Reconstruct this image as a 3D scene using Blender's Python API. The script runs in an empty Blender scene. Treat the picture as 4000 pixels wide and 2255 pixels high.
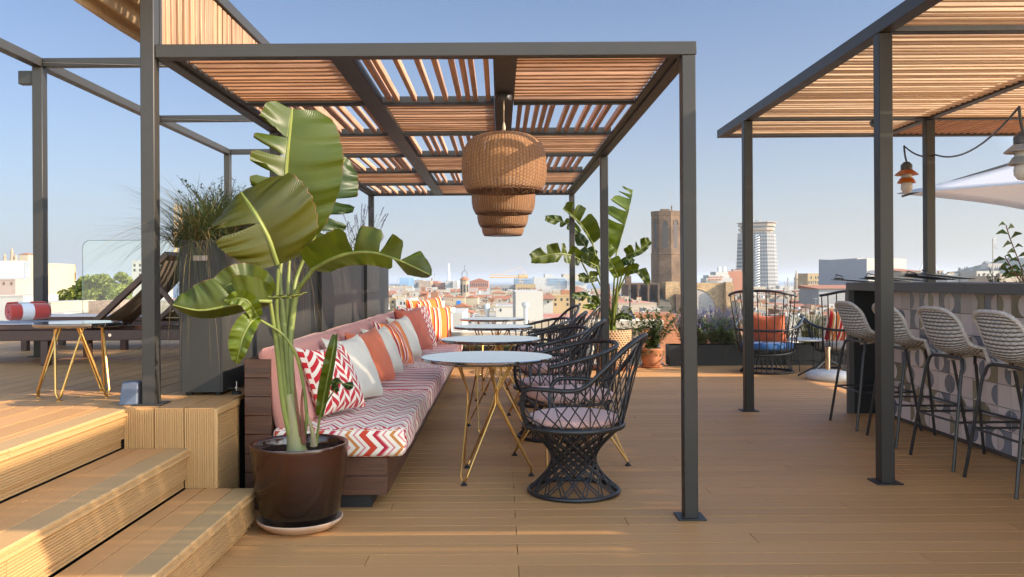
import bpy, math, random
from mathutils import Vector as V, Matrix, noise
R=math.radians; PI=math.pi
random.seed(7)
SC=bpy.context.scene; COL=SC.collection
# ---------------------------------------------------------------- camera, sky, sun, exposure
F=3300.0; UP=1950.0; VP_=1096.0; HC=1.2; YAW=0.0012; ROLL=0.0058
cam=bpy.data.cameras.new('camera'); co=bpy.data.objects.new('camera',cam); COL.objects.link(co)
_fw=V((-math.sin(YAW),math.cos(YAW),0)); _rt0=V((math.cos(YAW),math.sin(YAW),0)); _up0=V((0,0,1))
_rt=_rt0*math.cos(ROLL)-_up0*math.sin(ROLL); _up=_rt0*math.sin(ROLL)+_up0*math.cos(ROLL)
co.matrix_world=Matrix((( _rt.x,_up.x,-_fw.x,0),(_rt.y,_up.y,-_fw.y,0),(_rt.z,_up.z,-_fw.z,HC),(0,0,0,1)))
cam.sensor_width=36; cam.lens=F/4000*36; cam.shift_x=(2000-UP)/4000; cam.shift_y=-(1127.5-VP_)/4000
cam.clip_start=0.05; cam.clip_end=60000
SC.camera=co
def at(u,v,Y):
    "point at depth Y (metres) seen at photo pixel u,v (4000 wide)"
    d=_fw*F+_rt*(u-UP)-_up*(v-VP_)
    return V((0,0,HC))+d*(Y/d.y)
SUN_AZ=R(20); SUN_EL=R(27)          # azimuth measured from +X towards the camera side (-Y)
sv=V((math.cos(SUN_EL)*math.cos(SUN_AZ),-math.cos(SUN_EL)*math.sin(SUN_AZ),math.sin(SUN_EL)))
w=bpy.data.worlds.new('World'); SC.world=w; w.use_nodes=True
nt=w.node_tree; bg=nt.nodes['Background']
sky=nt.nodes.new('ShaderNodeTexSky'); sky.sky_type='NISHITA'; sky.sun_disc=False
sky.sun_elevation=SUN_EL; sky.sun_rotation=math.atan2(sv.x,sv.y); sky.air_density=1.0; sky.dust_density=0.25; sky.ozone_density=2.2; sky.altitude=0
def _n(typ,**k):
    n=nt.nodes.new(typ)
    for a,b in k.items(): setattr(n,a,b)
    return n
# pale summer haze thickening towards the horizon, a touch warmer on the sun's side
tc=_n('ShaderNodeTexCoord'); sx=_n('ShaderNodeSeparateXYZ'); nt.links.new(tc.outputs['Generated'],sx.inputs[0])
ab=_n('ShaderNodeMath',operation='ABSOLUTE'); nt.links.new(sx.outputs[2],ab.inputs[0])
iv=_n('ShaderNodeMath',operation='SUBTRACT'); iv.inputs[0].default_value=1; nt.links.new(ab.outputs[0],iv.inputs[1])
pw=_n('ShaderNodeMath',operation='POWER'); nt.links.new(iv.outputs[0],pw.inputs[0]); pw.inputs[1].default_value=5.5
mu=_n('ShaderNodeMath',operation='MULTIPLY'); nt.links.new(pw.outputs[0],mu.inputs[0]); mu.inputs[1].default_value=.93
mx=_n('ShaderNodeMapRange'); mx.inputs[1].default_value=-.6; mx.inputs[2].default_value=.6; nt.links.new(sx.outputs[0],mx.inputs[0])
hz=_n('ShaderNodeMix',data_type='RGBA'); nt.links.new(mx.outputs[0],hz.inputs[0]); hz.inputs[6].default_value=(1.02,1.17,1.44,1); hz.inputs[7].default_value=(1.50,1.43,1.37,1)
tn=_n('ShaderNodeMix',data_type='RGBA',blend_type='MULTIPLY'); tn.inputs[0].default_value=1; nt.links.new(sky.outputs[0],tn.inputs[6]); tn.inputs[7].default_value=(.315,.315,.35,1)
sm=_n('ShaderNodeMix',data_type='RGBA'); nt.links.new(mu.outputs[0],sm.inputs[0]); nt.links.new(tn.outputs[2],sm.inputs[6]); nt.links.new(hz.outputs[2],sm.inputs[7])
# sun's side of the sky, out of frame, boosted as added fill light
dt=_n('ShaderNodeVectorMath',operation='DOT_PRODUCT'); nt.links.new(tc.outputs['Generated'],dt.inputs[0]); dt.inputs[1].default_value=sv
gl=_n('ShaderNodeMapRange'); gl.inputs[1].default_value=.22; gl.inputs[2].default_value=.95; gl.inputs[3].default_value=1; gl.inputs[4].default_value=8; nt.links.new(dt.outputs['Value'],gl.inputs[0])
# and the unseen sky behind the camera brightened as a second added fill
bk=_n('ShaderNodeMapRange'); bk.inputs[1].default_value=-.12; bk.inputs[2].default_value=-.7; bk.inputs[3].default_value=1; bk.inputs[4].default_value=6; nt.links.new(sx.outputs[1],bk.inputs[0])
gx=_n('ShaderNodeMath',operation='MAXIMUM'); nt.links.new(gl.outputs[0],gx.inputs[0]); nt.links.new(bk.outputs[0],gx.inputs[1])
vm=_n('ShaderNodeVectorMath',operation='SCALE'); nt.links.new(sm.outputs[2],vm.inputs[0]); nt.links.new(gx.outputs[0],vm.inputs[3])
wg=_n('ShaderNodeMapRange'); wg.inputs[1].default_value=.22; wg.inputs[2].default_value=.8; nt.links.new(dt.outputs['Value'],wg.inputs[0])
wm=_n('ShaderNodeMix',data_type='RGBA',blend_type='MULTIPLY'); bw=_n('ShaderNodeMapRange'); bw.inputs[1].default_value=1; bw.inputs[2].default_value=4; nt.links.new(bk.outputs[0],bw.inputs[0])
wx=_n('ShaderNodeMath',operation='MAXIMUM'); nt.links.new(wg.outputs[0],wx.inputs[0]); nt.links.new(bw.outputs[0],wx.inputs[1]); nt.links.new(wx.outputs[0],wm.inputs[0]); nt.links.new(vm.outputs[0],wm.inputs[6]); wm.inputs[7].default_value=(1.0,.89,.68,1)  # warm tint over both added sky fills
nt.links.new(wm.outputs[2],bg.inputs[0]); bg.inputs[1].default_value=0.12
sl=bpy.data.lights.new('sun','SUN'); sl.energy=2.3; sl.angle=R(0.5); sl.color=(1,0.83,0.62)
so=bpy.data.objects.new('sun',sl); COL.objects.link(so); so.rotation_euler=sv.to_track_quat('Z','Y').to_euler()
SC.view_settings.view_transform='Standard'; SC.view_settings.look='None'; SC.view_settings.exposure=1.88; SC.view_settings.gamma=1
SC.cycles.max_bounces=8; SC.cycles.transparent_max_bounces=12; SC.cycles.use_denoising=True
SC.cycles.caustics_reflective=False; SC.cycles.caustics_refractive=False
# ---------------------------------------------------------------- materials
def mat(name): 
    m=bpy.data.materials.new(name); m.use_nodes=True; t=m.node_tree
    return m,t,t.nodes['Principled BSDF']
def N(t,typ,**k):
    n=t.nodes.new(typ)
    for a,b in k.items():
        if a in n.inputs: n.inputs[a].default_value=b
        else: setattr(n,a,b)
    return n
def L(t,a,b): t.links.new(a,b)
def mixc(t,fac,a,b,bt='MIX'):
    n=t.nodes.new('ShaderNodeMix'); n.data_type='RGBA'; n.blend_type=bt
    for i,x in ((0,fac),(6,a),(7,b)):
        if hasattr(x,'is_linked') or hasattr(x,'links'): t.links.new(x,n.inputs[i])
        elif i==0: n.inputs[0].default_value=x
        else: n.inputs[i].default_value=(*x[:3],1)
    return n.outputs[2]
def coord(t,scale=(1,1,1),which='Object'):
    c=t.nodes.new('ShaderNodeTexCoord'); mp=t.nodes.new('ShaderNodeMapping'); mp.inputs['Scale'].default_value=scale
    t.links.new(c.outputs[which],mp.inputs[0]); return mp.outputs[0]
def sc(c,k): return tuple(min(1,x*k) for x in c[:3])
def pm(name,col,rough=.6,metal=0,var=.15,scale=6,stretch=(1,1,1),bump=0,bscale=40,island=0,spec=.5,col2=None,trans=0,emit=None,coat=0,sheen=0,which='Object'):
    m,t,p=mat(name)
    vec=coord(t,stretch,which)
    n=N(t,'ShaderNodeTexNoise',Scale=scale,Detail=5,Roughness=.6); L(t,vec,n.inputs['Vector'])
    rmp=N(t,'ShaderNodeMapRange'); rmp.inputs[1].default_value=.3; rmp.inputs[2].default_value=.7; L(t,n.outputs[0],rmp.inputs[0])
    c=mixc(t,rmp.outputs[0],sc(col,1-var),col2 or sc(col,1+var))
    if island:
        g=t.nodes.new('ShaderNodeNewGeometry'); mr=N(t,'ShaderNodeMapRange'); mr.inputs[3].default_value=1-island; mr.inputs[4].default_value=1+island
        L(t,g.outputs['Random Per Island'],mr.inputs[0])
        h=N(t,'ShaderNodeHueSaturation'); L(t,mr.outputs[0],h.inputs['Value']); L(t,c,h.inputs['Color']); c=h.outputs[0]
    L(t,c,p.inputs['Base Color'])
    p.inputs['Metallic'].default_value=metal
    rr=N(t,'ShaderNodeMapRange'); rr.inputs[3].default_value=max(0,rough-.08); rr.inputs[4].default_value=min(1,rough+.08); L(t,n.outputs[0],rr.inputs[0]); L(t,rr.outputs[0],p.inputs['Roughness'])
    p.inputs['Specular IOR Level'].default_value=spec
    if coat: p.inputs['Coat Weight'].default_value=coat; p.inputs['Coat Roughness'].default_value=.08
    if sheen: p.inputs['Sheen Weight'].default_value=sheen
    if bump:
        b=N(t,'ShaderNodeBump',Strength=bump,Distance=.01); n2=N(t,'ShaderNodeTexNoise',Scale=bscale,Detail=4); L(t,vec,n2.inputs['Vector']); L(t,n2.outputs[0],b.inputs['Height']); L(t,b.outputs[0],p.inputs['Normal'])
    if trans:
        add_trans(m,c,trans)
    return m
def add_trans(m,c,f):
    t=m.node_tree; p=t.nodes['Principled BSDF']; o=[n for n in t.nodes if n.type=='OUTPUT_MATERIAL'][0]
    tr=t.nodes.new('ShaderNodeBsdfTranslucent'); mx=t.nodes.new('ShaderNodeMixShader'); mx.inputs[0].default_value=f
    L(t,mixc(t,1,c,(1.0,1.0,.35),'MULTIPLY') if f<.41 else c,tr.inputs[0]); L(t,p.outputs[0],mx.inputs[1]); L(t,tr.outputs[0],mx.inputs[2]); L(t,mx.outputs[0],o.inputs[0])
def wood(name,col,axis,rough=.5,island=.22,grain=.28):
    "grain along axis 0/1/2"
    s=[22,22,22]; s[axis]=1.2
    m=pm(name,col,rough,0,grain,2.2,tuple(s),.25,5,island)
    return m
M={}
M['metal']=pm('bronze grey powder coat',(.036,.033,.029),.45,0,.08,6,bump=.06,bscale=500,spec=.35)
M['steel_black']=pm('black painted steel',(.018,.018,.019),.38,0,.1,20)
M['planter']=pm('grey planter paint',(.036,.035,.033),.5,0,.08,5,bump=.05,bscale=400,spec=.35)
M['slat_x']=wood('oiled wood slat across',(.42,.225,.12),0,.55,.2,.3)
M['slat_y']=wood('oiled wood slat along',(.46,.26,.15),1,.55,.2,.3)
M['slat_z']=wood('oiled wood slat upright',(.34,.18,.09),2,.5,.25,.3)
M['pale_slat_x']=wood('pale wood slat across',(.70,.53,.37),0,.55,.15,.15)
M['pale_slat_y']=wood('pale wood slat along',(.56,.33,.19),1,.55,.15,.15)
def deckmat(name,col,axis,k=.13):
    m,t,p=mat(name)
    s=[9,9,9]; s[axis]=.35
    v1=coord(t,tuple(s)); n=N(t,'ShaderNodeTexNoise',Scale=2.2,Detail=6,Roughness=.65); L(t,v1,n.inputs['Vector'])
    c=mixc(t,n.outputs[0],sc(col,1-k),sc(col,1+k))
    v2=coord(t,(1,1,1)); n2=N(t,'ShaderNodeTexNoise',Scale=.8,Detail=3); L(t,v2,n2.inputs['Vector'])
    c=mixc(t,n2.outputs[0],c,(col[0]*1.02,col[1]*1.1,col[2]*1.22))
    n3=N(t,'ShaderNodeTexNoise',Scale=260,Detail=2); L(t,v2,n3.inputs['Vector'])
    mr=N(t,'ShaderNodeMapRange'); mr.inputs[1].default_value=.35; mr.inputs[2].default_value=.65; mr.inputs[3].default_value=.9; mr.inputs[4].default_value=1.1; L(t,n3.outputs[0],mr.inputs[0])
    g=t.nodes.new('ShaderNodeNewGeometry'); mi=N(t,'ShaderNodeMapRange'); mi.inputs[3].default_value=.91; mi.inputs[4].default_value=1.08; L(t,g.outputs['Random Per Island'],mi.inputs[0])
    mu=N(t,'ShaderNodeMath',operation='MULTIPLY'); L(t,mr.outputs[0],mu.inputs[0]); L(t,mi.outputs[0],mu.inputs[1])
    h=N(t,'ShaderNodeHueSaturation'); L(t,mu.outputs[0],h.inputs['Value']); L(t,c,h.inputs['Color'])
    L(t,h.outputs[0],p.inputs['Base Color'])
    rr=N(t,'ShaderNodeMapRange'); rr.inputs[3].default_value=.42; rr.inputs[4].default_value=.72; L(t,n2.outputs[0],rr.inputs[0]); L(t,rr.outputs[0],p.inputs['Roughness'])
    b=N(t,'ShaderNodeBump',Strength=.18,Distance=.004); L(t,n.outputs[0],b.inputs['Height']); L(t,b.outputs[0],p.inputs['Normal'])
    return m
DK=(.53,.255,.085)
M['deck_x']=deckmat('composite deck boards',DK,0); M['deck_y']=deckmat('composite platform boards',DK,1)
M['clad']=deckmat('ribbed composite cladding',(.48,.27,.10),2,.05); M['clady']=deckmat('ribbed composite riser',(.46,.26,.10),1,.05)
M['gap']=pm('dark joist',(.02,.014,.01),.9)
M['rubber']=pm('black rubber',(.012,.012,.012),.7)
# ---------------------------------------------------------------- mesh builder
class MB:
    def __init__(s): s.v=[]; s.f=[]; s.mi=[]
    def add(s,vs,fs,mi=0,X=None):
        o=len(s.v)
        s.v+= [tuple(X@V(p)) for p in vs] if X is not None else [tuple(p) for p in vs]
        s.f+=[tuple(i+o for i in f) for f in fs]; s.mi+=[mi]*len(fs); return s
    def box(s,a,b,mi=0,X=None,bev=0):
        x0,y0,z0=a; x1,y1,z1=b
        if bev:
            e=bev; pr=[]
            P=[(x0+e,y0),(x1-e,y0),(x1,y0+e),(x1,y1-e),(x1-e,y1),(x0+e,y1),(x0,y1-e),(x0,y0+e)]
            Q=[(min(max(x,x0+e),x1-e),min(max(y,y0+e),y1-e)) for x,y in P]
            vs=[(x,y,z0) for x,y in Q]+[(x,y,z0+e) for x,y in P]+[(x,y,z1-e) for x,y in P]+[(x,y,z1) for x,y in Q]
            fs=[tuple(range(7,-1,-1)),tuple(range(24,32))]
            for k in range(3):
                for i in range(8): fs.append((k*8+i,k*8+(i+1)%8,k*8+8+(i+1)%8,k*8+8+i))
            return s.add(vs,fs,mi,X)
        vs=[(x0,y0,z0),(x1,y0,z0),(x1,y1,z0),(x0,y1,z0),(x0,y0,z1),(x1,y0,z1),(x1,y1,z1),(x0,y1,z1)]
        return s.add(vs,[(3,2,1,0),(4,5,6,7),(0,1,5,4),(1,2,6,5),(2,3,7,6),(3,0,4,7)],mi,X)
    def tube(s,pts,r,n=8,closed=False,mi=0,X=None,flat=None):
        pts=[V(p) for p in pts]; k=len(pts)
        rs=r if isinstance(r,(list,tuple)) else [r]*k
        tg=[]
        for i in range(k):
            a=pts[(i-1)%k] if (closed or i>0) else pts[i]; b=pts[(i+1)%k] if (closed or i<k-1) else pts[i]
            d=(b-a); tg.append(d.normalized() if d.length>1e-9 else V((0,0,1)))
        up=V((0,0,1)) if abs(tg[0].z)<.9 else V((1,0,0))
        nr=(up-tg[0]*up.dot(tg[0])).normalized(); vs=[]
        for i in range(k):
            nr=(nr-tg[i]*nr.dot(tg[i])); nr=nr.normalized() if nr.length>1e-6 else tg[i].orthogonal().normalized()
            bn=tg[i].cross(nr)
            for j in range(n):
                a=2*PI*j/n; f2=flat or 1
                vs.append(pts[i]+nr*(math.cos(a)*rs[i])+bn*(math.sin(a)*rs[i]*f2))
        fs=[]
        for i in range(k if closed else k-1):
            for j in range(n):
                i2=(i+1)%k; fs.append((i*n+j,i*n+(j+1)%n,i2*n+(j+1)%n,i2*n+j))
        if not closed: fs+= [tuple(range(n-1,-1,-1)),tuple((k-1)*n+j for j in range(n))]
        return s.add(vs,fs,mi,X)
    def lathe(s,prof,n=32,mi=0,X=None,cap=True):
        vs=[];fs=[]
        for r,z in prof:
            for j in range(n): a=2*PI*j/n; vs.append((r*math.cos(a),r*math.sin(a),z))
        for i in range(len(prof)-1):
            for j in range(n): fs.append((i*n+j,i*n+(j+1)%n,(i+1)*n+(j+1)%n,(i+1)*n+j))
        if cap: fs+=[tuple(range(n-1,-1,-1)),tuple((len(prof)-1)*n+j for j in range(n))]
        return s.add(vs,fs,mi,X)
    def prism(s,poly,z0,z1,mi=0,X=None):
        n=len(poly); vs=[(x,y,z0) for x,y in poly]+[(x,y,z1) for x,y in poly]
        fs=[tuple(range(n-1,-1,-1)),tuple(range(n,2*n))]+[(i,(i+1)%n,n+(i+1)%n,n+i) for i in range(n)]
        return s.add(vs,fs,mi,X)
    def grid(s,P,mi=0,X=None,closeu=False):
        nu=len(P); nv=len(P[0]); vs=[p for row in P for p in row]; fs=[]
        for i in range(nu if closeu else nu-1):
            for j in range(nv-1): i2=(i+1)%nu; fs.append((i*nv+j,i2*nv+j,i2*nv+j+1,i*nv+j+1))
        return s.add(vs,fs,mi,X)
    def build(s,name,mats,parent=None,smooth=True,ang=40):
        me=bpy.data.meshes.new(name); me.from_pydata(s.v,[],s.f)
        for m in (mats if isinstance(mats,list) else [mats]): me.materials.append(m)
        me.polygons.foreach_set('material_index',s.mi); me.update()
        if smooth: me.shade_smooth(); me.set_sharp_from_angle(angle=R(ang))
        o=bpy.data.objects.new(name,me); COL.objects.link(o)
        if parent is not None: o.parent=parent
        return o
def tag(o,label,cat=None,group=None,kind=None):
    if label: o['label']=label
    if cat: o['category']=cat
    if group: o['group']=group
    if kind: o['kind']=kind
    return o
def thing(name,label,cat,loc=(0,0,0),rz=0,group=None):
    o=bpy.data.objects.new(name,None); COL.objects.link(o); o.location=loc; o.rotation_euler=(0,0,rz); o.empty_display_size=.1
    return tag(o,label,cat,group)
def dup(o,loc=None,rz=None,label=None,group=None,parent=None):
    c=o.copy(); COL.objects.link(c)
    if parent is not None: c.parent=parent
    if loc is not None: c.location=loc
    if rz is not None: c.rotation_euler=(0,0,rz)
    if label: c['label']=label
    if group: c['group']=group
    for ch in o.children: dup(ch,parent=c)
    return c
def TR(x,y,z,rz=0,s=1): return Matrix.Translation((x,y,z))@Matrix.Rotation(rz,4,'Z')@Matrix.Scale(s,4)
def bez(P,n=16):
    "Catmull-Rom through points"
    P=[V(p) for p in P]; out=[]
    for i in range(len(P)-1):
        p0=P[max(0,i-1)];p1=P[i];p2=P[i+1];p3=P[min(len(P)-1,i+2)]
        for k in range(n):
            t=k/n; out.append(.5*((2*p1)+(p2-p0)*t+(2*p0-5*p1+4*p2-p3)*t*t+(3*p1-p0-3*p2+p3)*t**3))
    out.append(P[-1]); return out
def rnd(a,b): return random.uniform(a,b)
# ================================================================ lower deck, platform, steps
ZD=.587
def boards(name,x0,x1,y0,y1,z,axis,wd,mat_,gap=.0085,lens=2.4,th=.024,joints=None):
    b=MB(); k=0; a0,a1=(y0,y1) if axis==0 else (x0,x1); l0,l1=(x0,x1) if axis==0 else (y0,y1)
    p=a0
    while p<a1:
        q=min(p+wd-gap,a1)
        ends=[l0]; off=joints(k) if joints else rnd(0,lens); e=l0+off
        while e<l1:
            if e-ends[-1]>.25: ends.append(e)
            e+=lens
        ends.append(l1)
        for i in range(len(ends)-1):
            s,e=ends[i]+.0015,ends[i+1]-.0015
            if axis==0: b.box((s,p,z-th),(e,q,z),bev=.0007)
            else: b.box((p,s,z-th),(q,e,z),bev=.0007)
        p+=wd; k+=1
    return b.build(name,mat_)
random.seed(3)
# joint columns of the lower deck: every other row shares the column near the centre line
def jl(k):
    if k%2==0: return (.07-(-1.35))%2.4
    return [(.07+1.1+1.35)%2.4,(.07+.55+1.35)%2.4,(.07+1.75+1.35)%2.4][(k//2)%3]
o=boards('deck',-1.35,13.0,-5.0+.0245,11.9,0,0,.1447,M['deck_x'],joints=jl); tag(o,None,None,None,'structure')
o=MB().box((-1.9,-5,-.30),(13.1,11.95,-.027)).build('deck_base',M['gap']); tag(o,None,kind='structure')
YF=4.115; XR=-1.385           # front face of the platform corner and its right side
o=boards('raised_deck',-9.5,XR-.012,YF-.002,10.6,ZD,1,.1447,M['deck_y']); tag(o,None,kind='structure')
XE=-1.82                       # platform edge above the steps
b=MB().box((-9.5,YF+.03,-.3),(XR-.03,10.55,ZD-.03)).box((-9.5,.6,-.3),(XE-.07,YF+.03,ZD-.03))
tag(b.build('raised_deck_base',M['gap']),None,kind='structure')
o=boards('raised_deck_front',-9.5,XE-.1135,.9,YF-.008,ZD,1,.1447,M['deck_y']); tag(o,None,kind='structure')
# ribbed boards -----------------------------------------------------------
def ribbed(b,u0,u1,v0,v1,place,rib=.0105,depth=.005,th=.02,bev=.0015):
    "ribs run along v; place(u,v,w) gives the point, w = outward"
    n=max(1,int((u1-u0)/rib)); P=[]
    st=(u1-u0)/n
    us=[]
    for i in range(n):
        a=u0+i*st
        us+=[(a+.0012,0),(a+st-.0036,0),(a+st-.0030,-depth),(a+st-.0004,-depth)]
    prof=[(u0,-th)]+[(u0,-bev)]+us+[(u1,-bev),(u1,-th)]
    vs=[place(u,v0,w_) for u,w_ in prof]+[place(u,v1,w_) for u,w_ in prof]
    k=len(prof); fs=[(i,i+1,k+i+1,k+i) for i in range(k-1)]+[tuple(range(k)),tuple(range(2*k-1,k-1,-1))]
    b.add(vs,fs)
st=thing('deck_steps','ribbed tan composite steps climbing to the raised deck','steps',(0,0,0))
RISE=ZD/3
XS=[XE,-1.515,-1.19]           # nosing lines: top, middle, bottom
for i,(xe,zt) in enumerate(((XS[2],RISE),(XS[1],2*RISE),(XS[0],3*RISE))):
    # riser facing +X : ribs run along Y
    top=zt-.034; bot=zt-RISE+(.05 if i else .035)
    for (ya,yb) in ((.9,2.05),(2.053,3.43),(3.433,YF-.004)) if i==2 else ((.9,2.6),(2.603,YF-.004)) if i==1 else ((.9,1.9),(1.903,3.32),(3.323,YF-.004)):
        b=MB(); ribbed(b,bot,top,ya,yb,lambda u,v,w_,xe=xe:(xe-.012+w_,v,u)); b.build('riser',M['clady'],st,ang=20)
    b=MB(); ribbed(b,zt-RISE+.004,bot-.004,.9,YF-.004,lambda u,v,w_,xe=xe:(xe-.03+w_,v,u)); b.build('riser',M['clady'],st,ang=20)
    # nosing profile
    b=MB()
    for (ya,yb) in ((.9,3.12),(3.123,YF-.004)) if i!=1 else ((.9,YF-.004),):
        pr=[(xe-.11,zt-.024),(xe-.11,zt),(xe-.006,zt),(xe-.001,zt-.005),(xe-.001,zt-.013),(xe-.006,zt-.017),(xe-.006,zt-.021),(xe+.004,zt-.024),(xe+.004,zt-.034),(xe-.02,zt-.034)]
        k=len(pr); vs=[(x,ya,z) for x,z in pr]+[(x,yb,z) for x,z in pr]
        b.add(vs,[(j,(j+1)%k,k+(j+1)%k,k+j) for j in range(k)]+[tuple(range(k)),tuple(range(2*k-1,k-1,-1))])
    b.build('nosing',M['clady'],st,ang=25)
    if i<2:
        b=MB(); xb=XS[1-i]-.02; x=xe-.113
        for wdt in (.138,.09):
            if x-xb<.02: break
            xa=max(xb,x-wdt)
            for (ya,yb) in ((.9,2.3),(2.303,YF-.004)) if wdt>.1 else ((.9,YF-.004),): b.box((xa,ya,zt-.024),(x,yb,zt),bev=.002)
            x=xa-.004
        b.build('tread',M['deck_y'],st)
# corner cladding : three upright ribbed boards facing the camera and the right hand return
b=MB(); cl=thing('platform_cladding','upright ribbed tan boards boxing the corner of the raised deck','cladding',(0,0,0))
for (xa,xb,zb) in ((-1.835,-1.69,2*RISE),(-1.686,-1.545,2*RISE-.002),(-1.541,XR-.004,RISE)):
    b=MB(); ribbed(b,xa,xb,zb,ZD-.004,lambda u,v,w_:(u,YF-.004-w_-.0,v)); b.build('board',M['clad'],cl,ang=20)
b=MB().box((XR-.012,YF-.006,RISE),(XR+.004,YF+.010,ZD-.003),bev=.003); b.build('corner_trim',M['clad'],cl)
for i in range(4):
    zt=ZD-.04-i*.142; zb=max(.004,zt-.138)
    b=MB(); ribbed(b,zb,zt,YF+.012,4.47,lambda u,v,w_:(XR+w_,v,u)); b.build('board',M['clad'],cl,ang=20)
b=MB().box((XR-.012,YF+.012,ZD-.036),(XR+.005,4.47,ZD-.002),bev=.003); b.build('edge_trim',M['clad'],cl)
# ================================================================ pergolas
def post(name,x,y,z0,z1,par,w=.07,plate=True,m='metal'):
    b=MB().box((x,y,z0),(x+w,y+w,z1),bev=.004); p=b.build('post',M[m],par)
    if plate:
        MB().box((x-.035,y-.035,z0-.0),(x+w+.035,y+w+.035,z0+.008),bev=.002).build('base_plate',M[m],p)
    return p
def slats(par,x0,x1,y0,y1,z0,z1,axis,th,pitch,jit,m):
    b=MB(); a0,a1=(y0,y1) if axis==0 else (x0,x1); p=a0+rnd(.01,.04)
    while p+th<a1:
        if axis==0: b.box((x0,p,z0),(x1,p+th,z1),bev=.003)
        else: b.box((p,y0,z0),(p+th,y1,z1),bev=.003)
        p+=pitch*rnd(1-jit,1+jit)
    return b.build('slat_panel',m,par)
random.seed(11)
A=thing('pergola','bronze grey steel pergola with chequered wooden slat roof over the long bench','pergola',(0,0,0))
AX0,AX1=-1.735,.985; AY0,AY1=4.225,11.19; AZ0,AZ1=2.325,2.392
post('post',AX1-.07,AY0+.002,0,AZ0-.001,A); post('post',AX1-.07,7.66,0,AZ0-.001,A); post('post',AX1-.07,AY1-.09,0,AZ0-.001,A)
post('post',AX0+.005,6.35,ZD,AZ0-.001,A); post('post',AX0+.005,AY1-.09,ZD,AZ0-.001,A)
tall=post('post',AX0-.058,AY0-.01,ZD,3.06,A)
tag(tall,'tall bronze grey front corner post')
def beam(par,a,b_,nm='beam'): return MB().box(a,b_,bev=.003).build(nm,M['metal'],par)
beam(A,(AX0+.014,AY0,AZ0),(AX1+.004,AY0+.07,AZ1)); beam(A,(AX0,AY1-.07,AZ0),(AX1,AY1,AZ1))
beam(A,(AX0,AY0+.072,AZ0),(AX0+.07,AY1-.072,AZ1)); beam(A,(AX1-.07,AY0+.072,AZ0),(AX1,AY1-.072,AZ1))
# flat ledges beside the side beams
beam(A,(AX0+.072,AY0+.072,AZ0+.012),(AX0+.115,AY1-.072,AZ0+.03),'ledge'); beam(A,(AX1-.115,AY0+.072,AZ0+.012),(AX1-.072,AY1-.072,AZ0+.03),'ledge')
LX=[(AX0+.115,AX0+.115),(-.86,-.745),(-.03,.09),(AX1-.115,AX1-.115)]
beam(A,(-.86,AY0+.072,AZ0+.004),(-.745,AY1-.072,AZ1-.004)); beam(A,(-.03,AY0+.072,AZ0+.004),(.09,AY1-.072,AZ1-.004))
NB=6; py=(AY1-.07-(AY0+.07))/NB
XC=[(AX0+.117,-.862),(-.743,-.032),(.092,AX1-.117)]
for i in range(NB):
    ya=AY0+.07+i*py; yb=ya+py
    for j,(xa,xb) in enumerate(XC):
        if i: MB().box((xa,ya-.04,AZ0+.008),(xb,ya+.0,AZ0+.016)).box((xa,ya-.008,AZ0+.016),(xb,ya,AZ1-.006)).box((xa,ya-.04,AZ0+.0),(xb,ya+.0,AZ0+.006)).build('cross_beam',M['metal'],A)
        a2=ya+.006; b2=yb-.046 if i<NB-1 else yb-.006
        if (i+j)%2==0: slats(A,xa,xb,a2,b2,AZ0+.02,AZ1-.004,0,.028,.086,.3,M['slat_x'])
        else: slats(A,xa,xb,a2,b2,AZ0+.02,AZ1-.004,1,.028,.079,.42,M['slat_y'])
# upper screen of upright slats above the left edge, hung from a higher beam
S=thing('slat_screen','screen of upright wooden slats above the left edge of the bench pergola','screen',(0,0,0))
beam(S,(AX0-.056,AY0+.064,2.93),(AX0+.012,9.6,3.0)); MB().box((AX0-.02,AY0+.066,AZ1+.004),(AX0+.012,AY0+.095,2.928)).build('frame',M['metal'],S)
b=MB(); y=AY0+.11
while y<9.5: b.box((AX0-.014,y,AZ1+.006),(AX0+.002,y+.055,2.915),bev=.003); y+=rnd(.062,.098)
b.build('slat_panel',M['slat_z'],S)
beam(S,(AX0-.05,9.53,AZ1),(AX0+.01,9.6,2.928))
# sun-lounger frame pergola (open frame) on the platform
B=thing('open_frame_pergola','open bronze grey steel frame pergola standing on the raised deck','pergola',(0,0,0))
bx=-3.886; yz=7.35
for (y,nm) in ((7.02,0),(11.9,0)): post('post',bx,y,ZD,3.0,B,.085 if y<8 else .085)
beam(B,(bx+.002,2.0,3.0),(bx+.085,11.99,3.075)); beam(B,(bx-.12,7.03,2.86),(bx-.002,7.1,2.97),'bracket')
for y in (7.02,9.46,11.9): beam(B,(bx+.09,y,3.002),(AX0-.06,y+.07,3.072))
M['cable']=pm('steel cable',(.4,.4,.4),.3,1)
for y in (7.0,9.44): MB().tube([(bx+.09,y,3.03),(bx+1.0,y,3.0),(AX0-.1,y,2.96)],.0025,5).build('cable',M['cable'],B)
# folded fabric canopy above the platform
def canopy():
    sec=[(-2.075,2.64),(-2.05,2.685),(-2.0,2.675),(-1.975,2.745),(-1.925,2.735),(-1.90,2.81),(-1.85,2.80),(-1.825,2.90),(-1.80,2.95)]
    q=bez([(x,0,z) for x,z in sec],5); P=[]
    for i in range(31):
        s=i/30; y=3.0+2.9*s
        P.append([(p.x-.015*math.sin(s*3),y,p.z-.05*math.sin(s*PI)*max(0,(2.95-p.z)/.3)) for p in q])
    o=MB().grid(P).build('folded_canopy',pm('beige canopy cloth',(.50,.36,.22),.9,0,.08,30,trans=.45),None,ang=180)
    md=o.modifiers.new('t','SOLIDIFY'); md.thickness=.006
    tag(o,'folded beige cloth canopy bunched up beside the tall front post','canopy')
canopy()
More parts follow.
